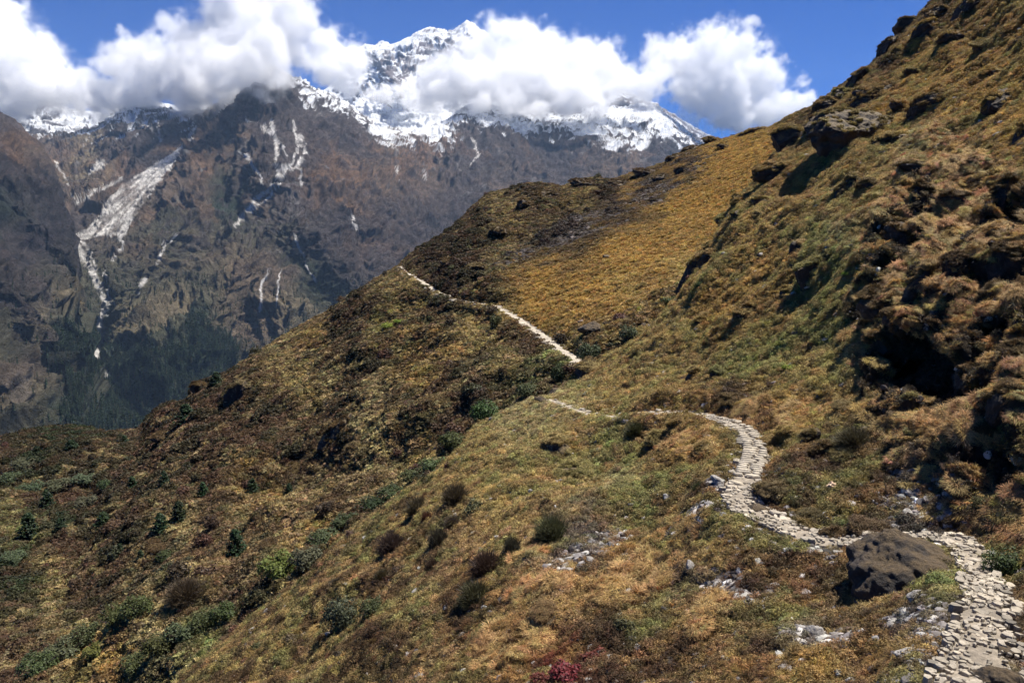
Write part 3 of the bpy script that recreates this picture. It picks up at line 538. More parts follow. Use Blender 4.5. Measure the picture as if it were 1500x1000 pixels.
px, py = SB.px, SB.py
ZB = [(60, 690, 'dkgreen'), (30, 660, 'brown'), (60, 650, 'dkgreen', .8), (120, 650, 'dkgreen'), (200, 645, 'brown'), (100, 720, 'redbr'), (160, 700, 'brown'), (100, 800, 'brown'), (40, 770, 'green', .8), (60, 860, 'straw', .7), (80, 830, 'olive', .7), (30, 900, 'brown'), (100, 900, 'straw', .8), (20, 960, 'brown'), (120, 850, 'brown'), (20, 840, 'dkgreen', .8), (50, 740, 'brown'), (90, 760, 'dkgreen', .8), (180, 700, 'brown'), (150, 670, 'brown'), (250, 700, 'brown'), (180, 760, 'brown'), (260, 760, 'straw'), (280, 790, 'tan'), (350, 620, 'brown'), (300, 640, 'brown'),
      (330, 570, 'brown'), (260, 620, 'redbr'), (450, 560, 'olive'), (400, 600, 'brown'), (480, 540, 'straw', 1.2), (420, 505, 'straw'), (460, 500, 'gold'), (460, 515, 'redbr', .8), (520, 500, 'brown'), (560, 480, 'olive'), (560, 480, 'lime', .7), (500, 470, 'brown'), (540, 450, 'brown'), (600, 430, 'olive'), (640, 460, 'brown'), (700, 330, 'brown'), (680, 350, 'brown'), (740, 370, 'olive'), (760, 290, 'brown'),
      (740, 310, 'olive'), (800, 290, 'brown'), (850, 290, 'olive'), (830, 300, 'golddk'), (880, 280, 'dkbrown'), (640, 380, 'dkbrown'), (620, 400, 'brown'), (690, 400, 'brown'), (660, 410, 'dkbrown'), (750, 380, 'scree'), (800, 355, 'scree', 1.2), (850, 335, 'scree', 1.3), (900, 305, 'scree', 1.3), (950, 275, 'scree', 1.2), (1000, 245, 'scree', 1.0), (830, 320, 'dkbrown'), (920, 275, 'golddk'), (980, 235, 'golddk'),
      (900, 370, 'gold', 1.3), (1000, 300, 'gold', 1.3), (800, 420, 'gold', 1.2), (850, 430, 'gold', 1.2), (950, 380, 'gold', 1.2), (1050, 240, 'gold'), (1040, 290, 'gold'), (930, 430, 'olive'), (960, 420, 'golddk'), (1000, 400, 'olive'), (880, 470, 'golddk'), (920, 450, 'gold'), (760, 410, 'golddk'), (780, 450, 'gold'), (1100, 220, 'gold'), (650, 520, 'gold'), (600, 520, 'golddk'), (620, 560, 'gold'), (680, 540, 'tan'),
      (560, 590, 'straw', 1.3), (580, 620, 'straw', 1.2), (600, 650, 'gold'), (540, 640, 'straw'), (500, 640, 'brown'), (490, 600, 'brown'), (520, 560, 'brown'), (420, 680, 'brown'), (440, 720, 'straw'), (380, 700, 'gold'), (450, 760, 'tan'), (380, 660, 'brown'), (320, 720, 'brown'), (300, 800, 'brown'), (230, 850, 'brown'), (330, 850, 'tan', .7), (360, 900, 'brown'), (280, 880, 'straw'), (220, 820, 'brown'), (150, 960, 'gold'),
      (230, 920, 'straw'), (300, 930, 'green'), (750, 500, 'brown'), (780, 510, 'brown'), (720, 470, 'olive'), (800, 540, 'green'), (750, 540, 'olive'), (700, 580, 'dkbrown'), (660, 590, 'brown'), (640, 620, 'brown'), (700, 500, 'olive'), (550, 540, 'brown'), (480, 780, 'gold'), (520, 760, 'brown'), (560, 700, 'straw'), (600, 710, 'olive')]
colB = zone_colour(px, py, SB.G, ZB, 14.0, 0.16)
n1 = fbm(SB.G * 0.25 + 20, 5)
n2b = fbm(SB.G * 0.7 + 5, 4); n1 = n1 + 0.5 * n2b; brm = sstep(0.0, 0.25, n1) * (1 - golden); colB = blend(colB, brm * 0.7, 'brown'); colB = blend(colB, sstep(0.20, 0.42, -n1) * (1 - golden) * 0.6, 'straw'); colB = blend(colB, sstep(0.15, 0.4, fbm(SB.G * 0.4 + 130, 4)) * (1 - golden) * 0.5, 'redbr'); colB = blend(colB, sstep(0.1, 0.4, fbm(SB.G * 0.3 + 90, 4)) * (1 - golden) * 0.5, 'dkgreen')
scr = scatter_zone(px, py, [(760, 380, 40, 14, -30), (850, 335, 90, 22, -25), (950, 285, 90, 20, -33), (1010, 235, 50, 10, -20)]) * sstep(-0.2, 0.15, fbm(SB.G * 0.12 + 4, 4))
colB = blend(colB, scr * 0.6, 'scree')
SB.scr = scr; SB.golden = golden; SB.n1 = n1
SB.build("far_hillside", M_near, "far slope beyond the gully, shrubby left ridge and smooth golden grass", col=colB)
# ------------------------------------------------------------------ plant meshes
def blades(rng, n, h, spread, w, droop, base=0.12):
    """n tapering curved grass blades as one triangle soup"""
    a = rng.rand(n) * 6.283; r = np.sqrt(rng.rand(n)) * base; o = np.stack([np.cos(a) * r, np.sin(a) * r, -0.03 + 0 * r], -1)
    b = a + rng.normal(size=n) * 0.6; out = np.stack([np.cos(b), np.sin(b), 0 * b], -1); L = h * (0.55 + 0.6 * rng.rand(n))[:, None]; s = (spread * (0.3 + rng.rand(n)))[:, None]
    up = np.array([0, 0, 1.0]); side = np.cross(out, up) * (w * (0.6 + 0.8 * rng.rand(n)))[:, None]
    m = o + (up * 0.62 + out * s * 0.4) * L; t = m + (up * (0.38 - droop) + out * s * (0.8 + droop)) * L
    V = np.stack([o - side, o + side, m - side * 0.8, m + side * 0.8, t], 1); k = np.arange(n)[:, None] * 5
    F = np.concatenate([k + [0, 1, 3], k + [0, 3, 2], k + [2, 3, 4]])
    return V.reshape(-1, 3), F
def leaves(rng, C, D, size, asp=0.55):
    """one small diamond leaf at each centre C facing roughly D"""
    n = len(C); D = D + rng.normal(size=(n, 3)) * 0.55; D /= np.linalg.norm(D, axis=1)[:, None] + 1e-9
    a = np.cross(D, rng.normal(size=(n, 3))); a /= np.linalg.norm(a, axis=1)[:, None] + 1e-9; b = np.cross(D, a)
    s = (size * (0.6 + 0.8 * rng.rand(n)))[:, None]
    V = np.stack([C - a * s, C - b * s * asp, C + a * s, C + b * s * asp], 1); k = np.arange(n)[:, None] * 4
    return V.reshape(-1, 3), np.concatenate([k + [0, 1, 2], k + [0, 2, 3]])
def merge(parts):
    V, F, o = [], [], 0
    for v, f in parts: V.append(v); F.append(f + o); o += len(v)
    return np.concatenate(V), np.concatenate(F)
def tube(P, R, k=5):
    P = np.array(P, float); V = []
    for i in range(len(P)):
        d = P[min(i + 1, len(P) - 1)] - P[max(i - 1, 0)]; d /= np.linalg.norm(d) + 1e-9; a = np.cross(d, [0.3, 0.9, 0.1]); a /= np.linalg.norm(a) + 1e-9; b = np.cross(d, a)
        th = np.arange(k) / k * 6.283; V.append(P[i] + R[i] * (np.cos(th)[:, None] * a + np.sin(th)[:, None] * b))
    F = []
    for i in range(len(P) - 1):
        for j in range(k):
            q = (j + 1) % k; F += [[i * k + j, i * k + q, (i + 1) * k + q], [i * k + j, (i + 1) * k + q, (i + 1) * k + j]]
    return np.concatenate(V), np.array(F)
def lump(rng, n, rx, ry, h, lobes, size, fill=0.55, asp=0.55):
    """leaves over several overlapping lobes, thinner inside"""
    C, D = [], []
    for i in range(lobes):
        a = rng.rand() * 6.283; r = 0.62 * math.sqrt(rng.rand()); c = np.array([math.cos(a) * r * rx, math.sin(a) * r * ry, h * (0.25 + 0.35 * rng.rand() * (1 - r))]); R = np.array([rx, ry, h]) * (0.34 + 0.22 * rng.rand())
        u = rng.normal(size=(n // lobes, 3)); u /= np.linalg.norm(u, axis=1)[:, None]; u[:, 2] = np.abs(u[:, 2]) * 1.1 - 0.25
        rad = (fill + (1 - fill) * rng.rand(len(u)) ** 0.5) * (1 + 0.18 * np.sin(u[:, 0] * 7 + i) * np.cos(u[:, 1] * 6 + i)); C.append(c + u * R * rad[:, None]); D.append(u)
    C = np.concatenate(C); D = np.concatenate(D); m = C[:, 2] > -0.05
    return leaves(rng, C[m], D[m] + [0, 0, 0.4], size, asp)
hidden = bpy.data.collections.new("plant_kinds")          # never linked to the scene: only a store of shapes to scatter
def proto(name, VF, mat, coll):
    o = bpy.data.objects.new(name, mesh_np(name, VF[0], VF[1], False)); o.data.materials.append(mat); coll.objects.link(o); return o
def new_coll(name): return bpy.data.collections.new(name)

def scatter(name, label, coll, P, nrm, up, col, scale, idx, rng, mat=None):
    """one countless mass: points carrying tilt, size, kind and colour, instanced by geometry nodes"""
    n = len(P); v = nrm * (1 - up) + np.array([0, 0, 1.0]) * up; v /= np.linalg.norm(v, axis=1)[:, None]
    tilt = np.arccos(np.clip(v[:, 2], -1, 1)); az = np.arctan2(v[:, 0], -v[:, 1])
    me = bpy.data.meshes.new(name); me.vertices.add(n); me.vertices.foreach_set('co', P.astype(np.float32).ravel())
    set_attr(me, 'col', col); set_attr(me, 'scl', scale); set_attr(me, 'yaw', rng.rand(n) * 6.283)
    a = me.attributes.new('tilt', 'FLOAT_VECTOR', 'POINT'); a.data.foreach_set('vector', np.stack([tilt, 0 * tilt, az], -1).astype(np.float32).ravel())
    a = me.attributes.new('kindno', 'INT', 'POINT'); a.data.foreach_set('value', idx.astype(np.int32))
    o = link(name, me, kind='stuff'); o["label"] = label
    ng = bpy.data.node_groups.new(name, 'GeometryNodeTree')
    ng.interface.new_socket('Geometry', in_out='INPUT', socket_type='NodeSocketGeometry'); ng.interface.new_socket('Geometry', in_out='OUTPUT', socket_type='NodeSocketGeometry')
    L = ng.links.new; gi = ng.nodes.new('NodeGroupInput'); go = ng.nodes.new('NodeGroupOutput'); ip = ng.nodes.new('GeometryNodeInstanceOnPoints')
    ci = ng.nodes.new('GeometryNodeCollectionInfo'); ci.inputs['Collection'].default_value = coll; ci.inputs['Separate Children'].default_value = True; ci.inputs['Reset Children'].default_value = True
    def na(nm, t):
        k = ng.nodes.new('GeometryNodeInputNamedAttribute'); k.data_type = t; k.inputs['Name'].default_value = nm; return k.outputs['Attribute']
    er = ng.nodes.new('FunctionNodeEulerToRotation'); L(na('tilt', 'FLOAT_VECTOR'), er.inputs[0])
    cx = ng.nodes.new('ShaderNodeCombineXYZ'); L(na('yaw', 'FLOAT'), cx.inputs[2]); e2 = ng.nodes.new('FunctionNodeEulerToRotation'); L(cx.outputs[0], e2.inputs[0])
    rr = ng.nodes.new('FunctionNodeRotateRotation'); rr.rotation_space = 'LOCAL'; L(er.outputs[0], rr.inputs[0]); L(e2.outputs[0], rr.inputs[1])
    mp = ng.nodes.new('GeometryNodeMeshToPoints')
    L(gi.outputs[0], mp.inputs[0]); L(mp.outputs[0], ip.inputs['Points']); L(ci.outputs[0], ip.inputs['Instance']); ip.inputs['Pick Instance'].default_value = True
    L(na('kindno', 'INT'), ip.inputs['Instance Index']); L(rr.outputs[0], ip.inputs['Rotation']); L(na('scl', 'FLOAT'), ip.inputs['Scale']); L(ip.outputs[0], go.inputs[0])
    md = o.modifiers.new('scatter', 'NODES'); md.node_group = ng
    return o

# ground cover kinds: collection order is alphabetical, so the names carry their number
CV = new_coll("cover_kinds"); r = np.random.RandomState(3)
for i in range(3): proto("a%d_grass_tuft" % i, blades(r, 60, 0.30, 0.34, 0.011, 0.22), M_cover, CV)
for i in range(3): proto("b%d_tussock" % i, blades(r, 300, 0.24, 0.42, 0.006, 0.42, 0.17), M_cover, CV)
for i in range(3): proto("c%d_herbs" % i, lump(r, 110, 0.30, 0.30, 0.16, 4, 0.035), M_cover, CV)
for i in range(3): proto("d%d_dwarf_shrub" % i, lump(r, 260, 0.36, 0.36, 0.34, 5, 0.028, 0.4, 0.4), M_cover, CV)
def stone_vf(rng, sub=1, flat=0.6, rough=0.25):
    import bmesh
    bm = bmesh.new(); bmesh.ops.create_icosphere(bm, subdivisions=sub, radius=0.5); V = np.array([v.co[:] for v in bm.verts]); F = np.array([[v.index for v in f.verts] for f in bm.faces]); bm.free()
    o = rng.rand(3) * 50; V = V * (1 + rough * 1.6 * noise(V * 2.2 + o))[:, None]
    for _ in range(7):
        n = rng.normal(size=3); n /= np.linalg.norm(n); h = 0.26 + 0.14 * rng.rand(); d = V @ n - h; V = V - np.maximum(d, 0)[:, None] * n * 0.9
    V += noise(V * 7 + o)[:, None] * rough * 0.12 * V
    return V * [1, 0.6 + 0.4 * rng.rand(), flat], F
for i in range(3): proto("f%d_low_bush" % i, lump(r, 150, 0.36, 0.36, 0.36, 5, 0.062, 0.5, 0.55), M_cover, CV)
for i in range(3): proto("g%d_low_herbs" % i, lump(r, 80, 0.34, 0.34, 0.18, 4, 0.07, 0.4, 0.6), M_cover, CV)
for i in range(4): proto("e%d_stone" % i, stone_vf(r, 2, 0.55), M_cover, CV)

def cover(S, n, wgt, label, name, rng, sc0, kinds_fn):
    P, R_, C_ = S.sample(n, wgt, rng); col = S.attrs['col'][R_, C_]; nr = S.N[R_, C_]; d = proj(P)[2]
    idx, s, col = kinds_fn(P, R_, C_, col, d, rng)
    col = col * (0.75 + 0.55 * rng.rand(len(P), 1)) * (1 + 0.55 * np.clip(fbm(P * (2.6 if S is SA else 0.9) + 3, 3), -0.8, 1.2))[:, None] * (1 + (0.02 if name in ('rubble', 'scree') else 0.05) * rng.normal(size=(len(P), 3)))
    P = P - nr * 0.02
    P = P + nr * (0.06 if name == 'rubble' else 0.0)
    scatter(name, label, CV, P, nr, 0.45, np.clip(col, 0.004, 0.9), s * sc0, idx, rng)
def kinds_near(P, R_, C_, col, d, rng):
    n = len(P); lum = col @ [0.3, 0.6, 0.1]; red = col[:, 0] / (col[:, 1] + 1e-4); u = rng.rand(n); k = rng.randint(0, 3, n)
    pn = fbm(P * 0.6 + 11, 3)
    grassy = np.clip((red - 1.40) * 2.0 + pn * 1.8, 0.04, 0.85) * (lum > 0.055)
    idx = np.where(u < grassy, np.where(rng.rand(n) < 0.45 + 0.5 * SA_crag(R_, C_), 3 + k, k), np.where(rng.rand(n) < 0.62, 6 + k, 9 + k))
    s = (0.45 + 0.6 * rng.rand(n)) * np.clip((d / 26.0) ** 0.5, 0.55, 2.2); s = np.where(idx >= 6, s * 1.0, s)
    col = np.where((idx >= 9)[:, None], col * [1.0, 0.97, 0.93], col); col = np.where((idx < 6)[:, None], col * [1.25, 1.18, 1.05], col * 1.2)
    col = col * np.where(lum < 0.13, 0.72, 1.0)[:, None]
    return idx, s, col
SA_crag = lambda R_, C_: SA.crag[R_, C_]
rng = np.random.RandomState(11)
dA = proj(SA.G)[2]; vA = SA.vis * (SA.clear > 0.12) * (np.abs(SA.px - 750) < 900) * (SA.py < 1060)
wA = (1 - 0.35 * SA.crag) * SA.vis * (SA.clear > 0.02 + 0.30 * fbm(SA.G * 1.6, 3)) * (np.abs(SA.px - 750) < 900) * (SA.py < 1060) * np.clip(dA, 9, 200) ** -1.35 * (1 - 0.80 * SA.rock) * (1 - 0.8 * SA.rubble * sstep(-0.2, 0.1, fbm(SA.G * 0.8 + 44, 3)))
cover(SA, 230000, wA, "grass tufts, herbs and dwarf shrubs covering the foreground slope", "ground_cover", rng, 1.0, kinds_near)
def kinds_stone(P, R_, C_, col, d, rng):
    n = len(P); g = np.where(rng.rand(n, 1) < 0.35, [[0.36, 0.34, 0.31]], np.where(rng.rand(n, 1) < 0.5, [[0.17, 0.15, 0.14]], [[0.06, 0.05, 0.045]]))
    return 12 + rng.randint(0, 4, n), (0.07 + 0.26 * rng.rand(n) ** 2.6) * np.clip((d / 18) ** 0.5, 0.7, 2.0), g
wS = (1 - 0.8 * SA.crag) * vA * np.clip(dA, 9, 200) ** -1.4 * (SA.rubble * 1.0 + 0.05 + 0.5 * np.exp(-np.abs(SA.clear) / 0.35) + 0.06 * SA.rock) * (1 - 0.9 * SA.hole)
cover(SA, 26000, wS, "small pale and dark rubble lying between the plants", "rubble", rng, 1.0, kinds_stone)
dB = proj(SB.G)[2]; vB = SB.vis * (SB.clear > 0.15) * (SB.px > -90) * (SB.py < 1060) * (SB.py < np.interp(SB.px, [200, 500, 700, 850, 1000, 1200, 1400], [1100, 860, 700, 600, 480, 320, 200]))
def kinds_far(P, R_, C_, col, d, rng):
    n = len(P); k = rng.randint(0, 3, n); g = SB.golden[R_, C_]; br = (col @ [0.3, 0.6, 0.1]) < 0.062
    idx = np.where(rng.rand(n) < 0.15 + 0.8 * g, k, np.where(br & (rng.rand(n) < 0.8), 16 + k, 19 + k))
    s = np.where(idx < 3, 1.4, np.where(idx > 18, 1.5, 1.9)) * (0.6 + 0.8 * rng.rand(n) ** 1.5) * np.clip((d / 70) ** 0.4, 0.7, 1.5)
    col = np.where(((idx >= 16) & (idx < 19))[:, None], col * [0.85, 0.8, 0.8], col); col = np.where((idx < 3)[:, None], col * [1.2, 1.12, 1.0], col)
    return idx, s, col
wB = vB * np.clip(dB, 30, 300) ** -1.3 * (1 - 0.5 * SB.scr)
cover(SB, 210000, wB, "brown, olive and straw coloured plants covering the far slope and ridge", "low_vegetation", rng, 1.0, kinds_far)
def kinds_scree(P, R_, C_, col, d, rng):
    n = len(P); g = np.where(rng.rand(n, 1) < 0.15, [[0.12, 0.10, 0.09]], [[0.045, 0.036, 0.031]])
    return 12 + rng.randint(0, 4, n), 0.35 + 1.5 * rng.rand(n) ** 2.5, g
cover(SB, 7000, vB * (SB.scr + 0.0004) * np.clip(dB, 30, 300) ** -0.5, "dark grey boulder scree running up to the crest of the far slope", "scree", rng, 1.0, kinds_scree)

# forest at the bottom of the valley
FR = new_coll("forest_kinds")
def fir_vf(rng, n=60):
    parts = [tube([(0, 0, -1), (0, 0, 8), (0, 0, 17)], [0.35, 0.25, 0.03], 3)]
    z = rng.rand(n) ** 1.2 * 15 + 1.8; rr = (17.4 - z) * 0.19 * (0.7 + 0.5 * rng.rand(n)); a = rng.rand(n) * 6.283
    C = np.stack([np.cos(a) * rr * 0.5, np.sin(a) * rr * 0.5, z], -1); parts.append(leaves(rng, C, np.stack([np.cos(a), np.sin(a), 0.8 + 0 * a], -1), 1.5, 0.8))
    return merge(parts)
for i in range(4): proto("f%d_fir" % i, fir_vf(r), M_cover, FR)
for S, n, y0, nm, lab in ((S2, 26000, 400, "forest", "dark conifer forest on the valley floor below the mountain"), (S1, 12000, 380, "valley_woodland", "dark scattered conifers on the shaded left flank of the valley")):
    c = S.attrs['col']; fg = sstep(0.05, 0.03, c[..., 0]) * (c[..., 1] > c[..., 0] * 1.0) * S.vis * (S.px > -40) * (S.px < 520) * sstep(y0, y0 + 110, S.py) + 0.0
    P, R_, C_ = S.sample(n, fg + 1e-9 + 0.03 * S.vis * (S.px > -40) * (S.px < 520) * (S.py > y0) * (c[..., 0] < 0.15), rng)
    cc = np.array([[0.034, 0.054, 0.024]]) * (0.6 + 1.0 * rng.rand(n, 1)); cc = np.where(rng.rand(n, 1) < 0.07, [[0.07, 0.07, 0.03]], cc)
    scatter(nm, lab, FR, P, S.N[R_, C_], 1.0, cc, 0.55 + 0.7 * rng.rand(n), rng.randint(0, 4, n), rng)

# ------------------------------------------------------------------ single shrubs, bushes and trees
def stems_vf(rng, w, h, n=6, r0=0.03):
    parts = []
    for i in range(n):
        a = rng.rand() * 6.283; o = w * 0.35 * rng.rand(); e = np.array([math.cos(a) * w * 0.4, math.sin(a) * w * 0.4, h * (0.6 + 0.3 * rng.rand())])
        parts.append(tube([(0, 0, -0.15), (e[0] * 0.25, e[1] * 0.25, e[2] * 0.45), tuple(e)], [r0, r0 * 0.7, r0 * 0.25], 4))
    return merge(parts)
def twigs_vf(rng, n, w, h):
    u = rng.normal(size=(n, 3)); u[:, 2] = np.abs(u[:, 2]) + 0.15; u /= np.linalg.norm(u, axis=1)[:, None]; e = u * [w, w, h] * (0.75 + 0.3 * rng.rand(n, 1)) ; o = e * (0.35 + 0.2 * rng.rand(n, 1)) + rng.normal(size=(n, 3)) * 0.03
    s = np.cross(u, rng.normal(size=(n, 3))); s /= np.linalg.norm(s, axis=1)[:, None]; s *= 0.006 * max(w, 0.5) * 2
    V = np.stack([o - s, o + s, e], 1); return V.reshape(-1, 3), np.arange(n * 3).reshape(-1, 3)
def conifer_vf(rng, n=2400):
    C, D = [], []
    for k in range(26):
        z = 0.06 + 0.9 * k / 26; R = 0.36 * (1 - z) ** 0.75 + 0.03; nb = 7
        for j in range(nb):
            a = rng.rand() * 6.283; m = n // (26 * nb); t = rng.rand(m) ** 0.6; q = R * (0.75 + 0.45 * rng.rand())
            C.append(np.stack([np.cos(a) * q * t, np.sin(a) * q * t, z - 0.05 * t + 0.05 * t * t + 0 * t], -1) + rng.normal(size=(m, 3)) * 0.018); D.append(np.tile([math.cos(a) * 0.6, math.sin(a) * 0.6, 0.9], (m, 1)))
    return leaves(rng, np.concatenate(C), np.concatenate(D), 0.042, 0.45)
r = np.random.RandomState(21)
# every kind is built 1 m wide (trees 1 m high) and scaled to its place
KINDS = dict(shrub=[], bush=[], twiggy=[], conifer=[])
for i in range(5):
    KINDS['shrub'].append((mesh_np("foliage", *lump(r, 800, 0.5, 0.5, 0.62, 7, 0.045, 0.5, 0.55), False), mesh_np("stem", *stems_vf(r, 1, 0.5), False)))
    KINDS['bush'].append((mesh_np("foliage", *lump(r, 2600, 0.5, 0.5, 0.72, 9, 0.028, 0.65, 0.5), False), mesh_np("stem", *stems_vf(r, 1, 0.55, 8), False)))
    KINDS['twiggy'].append((mesh_np("foliage", *merge([twigs_vf(r, 2400, 0.5, 0.72), lump(r, 500, 0.45, 0.45, 0.62, 6, 0.014, 0.5, 0.4)]), False), mesh_np("stem", *stems_vf(r, 1, 0.6, 10, 0.018), False)))
    KINDS['conifer'].append((mesh_np("crown", *conifer_vf(r), False), mesh_np("trunk", *tube([(0, 0, -0.1), (0, 0, 0.5), (0.01, 0, 0.97)], [0.02, 0.014, 0.003], 6), False)))
for k in KINDS.values():
    for a, b_ in k: a.materials.append(M_shrub); b_.materials.append(M_twig)
def plant(S, px, py, wpx, hpx, kind, name, label, cat, group, col, rg, parts=True):
    """py is the foot of the plant"""
    P, n, d = S.at(px, py); w = wpx * d / FPX; h = hpx * d / FPX * (0.95 if kind == 'conifer' else 0.9); fm, st = KINDS[kind][rg.randint(5)]
    loc = tuple(P - np.array([0, 0, 0.03 * w])); rot = (n[0] * -0.0, 0, rg.rand() * 6.283); hz = {'shrub': 0.62, 'bush': 0.72, 'twiggy': 0.72, 'conifer': 1.0}[kind]
    sc_ = (w * 1.05, w * 1.05, h / hz) if kind != 'conifer' else (w / 0.74, w / 0.74, h)
    c = [float(x) for x in np.array(col) * (0.85 + 0.3 * rg.rand()) * (1 + 0.08 * rg.normal(size=3))]
    if parts:
        e = link(name, None, loc=loc, rot=rot, scale=sc_, label=label, cat=cat, group=group)
        f = link('crown' if kind == 'conifer' else 'foliage', fm, parent=e); f["col"] = c
        link('trunk' if kind == 'conifer' else 'stem', st, parent=e)
    else:
        f = link(name, fm, loc=loc, rot=rot, scale=sc_, label=label, cat=cat, group=group); f["col"] = c
rg = np.random.RandomState(5)
G_con, G_bush, G_tw = "dark green conifers dotted over the left slope", "green bushes on the slopes", "bare brown twiggy bushes on the near slope"
CG = (0.02, 0.04, 0.014); BG = (0.058, 0.074, 0.025); BGL = (0.12, 0.15, 0.035); GG = (0.078, 0.088, 0.045)
for x, y, w, h, lab in [(345, 812, 34, 46, "tall dark green conifer standing alone above the bright lime green bush"), (523, 826, 26, 38, "dark green conifer on the near side of the bushy gully, below the middle"), (498, 834, 20, 22, "small dark conifer just left of the conifer at the gully"), (262, 760, 28, 34, "dark conifer uppermost in the pair at the middle of the left slope"),
        (236, 775, 30, 30, "broad dark conifer below left of the pair in the left slope"), (43, 784, 34, 42, "broad dark conifer among grey green bushes near the left edge"), (272, 615, 36, 30, "dark rounded conifer just under the rocky knob on the ridge"), (317, 562, 24, 24, "small dark conifer breaking the skyline of the left ridge"),
        (105, 660, 26, 22, "dark conifer on the crest of the low left shoulder"), (360, 968, 40, 40, "dark conifer close to the bottom edge, left of the brown rock"), (175, 810, 16, 20, "small conifer, left one of two in the left slope's middle"), (205, 820, 16, 20, "small conifer, right one of two in the left slope's middle"),
        (370, 720, 24, 26, "dark conifer in straw grass on the upper left slope"), (423, 722, 16, 20, "small conifer right of the one in straw grass on the upper slope"), (298, 722, 20, 22, "dark conifer high on the left slope below the ridge knob"), (240, 706, 18, 22, "small conifer below the low shoulder, right of the grey green bushes"), (195, 712, 18, 20, "small conifer at the top edge of the grey green bushes"),
        (70, 742, 26, 32, "dark conifer at the foot of the grey green bushes"), (150, 770, 30, 26, "low dark conifer between brown shrubs left of the pair"), (88, 775, 20, 22, "small conifer right of the broad one near the left edge"), (183, 648, 16, 16, "tiny conifer on the far skyline right of the low shoulder's crest")]:
    plant(SB if x != 523 and x != 498 else SB, x, y, w, h, 'conifer', 'conifer_tree', lab, 'tree', G_con, CG, rg)
for x, y, w, h, S, c, lab in [(408, 848, 66, 62, SB, BGL, "large rounded lime green bush beside the dark conifer"), (450, 830, 60, 50, SB, GG, "grey green bush touching the right side of the lime green bush"), (475, 795, 60, 34, SB, BG, "green bush in the gully above the lime green bush"), (505, 770, 50, 30, SB, BG, "green bush in the gully, second above the lime green bush"),
        (540, 745, 50, 26, SB, CG, "dark green bush in the middle of the gully"), (575, 728, 50, 26, SB, BG, "flat green bush where the gully narrows"), (610, 700, 50, 26, SB, BG, "green bush in the gully left of the olive slope"), (640, 690, 56, 34, SB, BG, "broad green bush in the gully below two others"), (665, 655, 50, 34, SB, BG, "green bush just below the large dark one near the trail"),
        (715, 618, 56, 46, SB, BG, "large dark green bush left of the middle trail section"), (775, 578, 44, 26, SB, GG, "grey green bush left of the small grey rocks on the trail"), (822, 560, 34, 40, SB, BG, "slender green bush left of the upright rock in the gully"), (862, 522, 44, 46, SB, GG, "thin grey green bush above the upright rock in the gully"), (918, 500, 34, 36, SB, GG, "thin grey green bush beside a dark stone high in the gully"),
        (985, 446, 40, 22, SB, BG, "low green bush strip under the tall dark outcrop"), (1026, 420, 18, 16, SA, BG, "small green bush growing on the tall dark outcrop"), (200, 900, 50, 46, SB, BG, "green bush at the top end of the lower left hedge-like row"), (165, 918, 54, 44, SB, BG, "second green bush down the lower left row"), (130, 940, 54, 46, SB, BG, "third green bush down the lower left row"), (95, 965, 60, 46, SB, GG, "fourth green bush down the lower left row"), (55, 985, 60, 46, SB, BG, "lowest green bush of the lower left row, at the corner"),
        (140, 960, 40, 28, SB, BGL, "small yellow green bush below the lower left row"), (330, 905, 46, 36, SB, BG, "green bush at the top end of the second diagonal row"), (300, 920, 46, 36, SB, BG, "second green bush down the second diagonal row"), (268, 935, 54, 40, SB, GG, "third green bush down the second diagonal row"), (235, 955, 54, 40, SB, BG, "fourth green bush down the second diagonal row"), (200, 980, 54, 40, SB, BG, "fifth green bush down the second diagonal row, at the bottom edge"),
        (500, 920, 56, 66, SA, GG, "tall loose grey green bush on the near slope at lower middle"), (545, 905, 46, 46, SA, BG, "dark green bush right of the tall loose grey green one"), (20, 705, 40, 22, SB, GG, "grey green bush at the far left edge"), (50, 718, 46, 24, SB, GG, "grey green bush second from the left edge"), (90, 712, 46, 22, SB, GG, "grey green bush in the middle of the far left patch"), (125, 705, 36, 22, SB, GG, "grey green bush at the right end of the far left patch"),
        (125, 740, 40, 26, SB, GG, "grey green bush below the far left patch"), (155, 715, 26, 24, SB, BG, "small green bush right of the far left patch"), (40, 680, 50, 18, SB, GG, "pale green low bush under the left skyline"), (20, 820, 40, 22, SB, GG, "grey green bush low on the left edge"), (660, 395, 18, 12, SB, BG, "small green bush above the far trail"), (725, 480, 22, 26, SB, BG, "dark green bush just under the far trail"), (1375, 870, 46, 30, SA, BGL, "bright green herb clump at the right foot of the great boulder"), (240, 820, 30, 26, SB, BG, "green bush in brown scrub below the pair of conifers"), (1470, 812, 60, 60, SA, BG, "dark leafy bush on the bank right of the stone path")]:
    plant(S, x, y, w, h, 'bush', 'green_bush', lab, 'bush', G_bush, c, rg)
TW = (0.085, 0.072, 0.04)
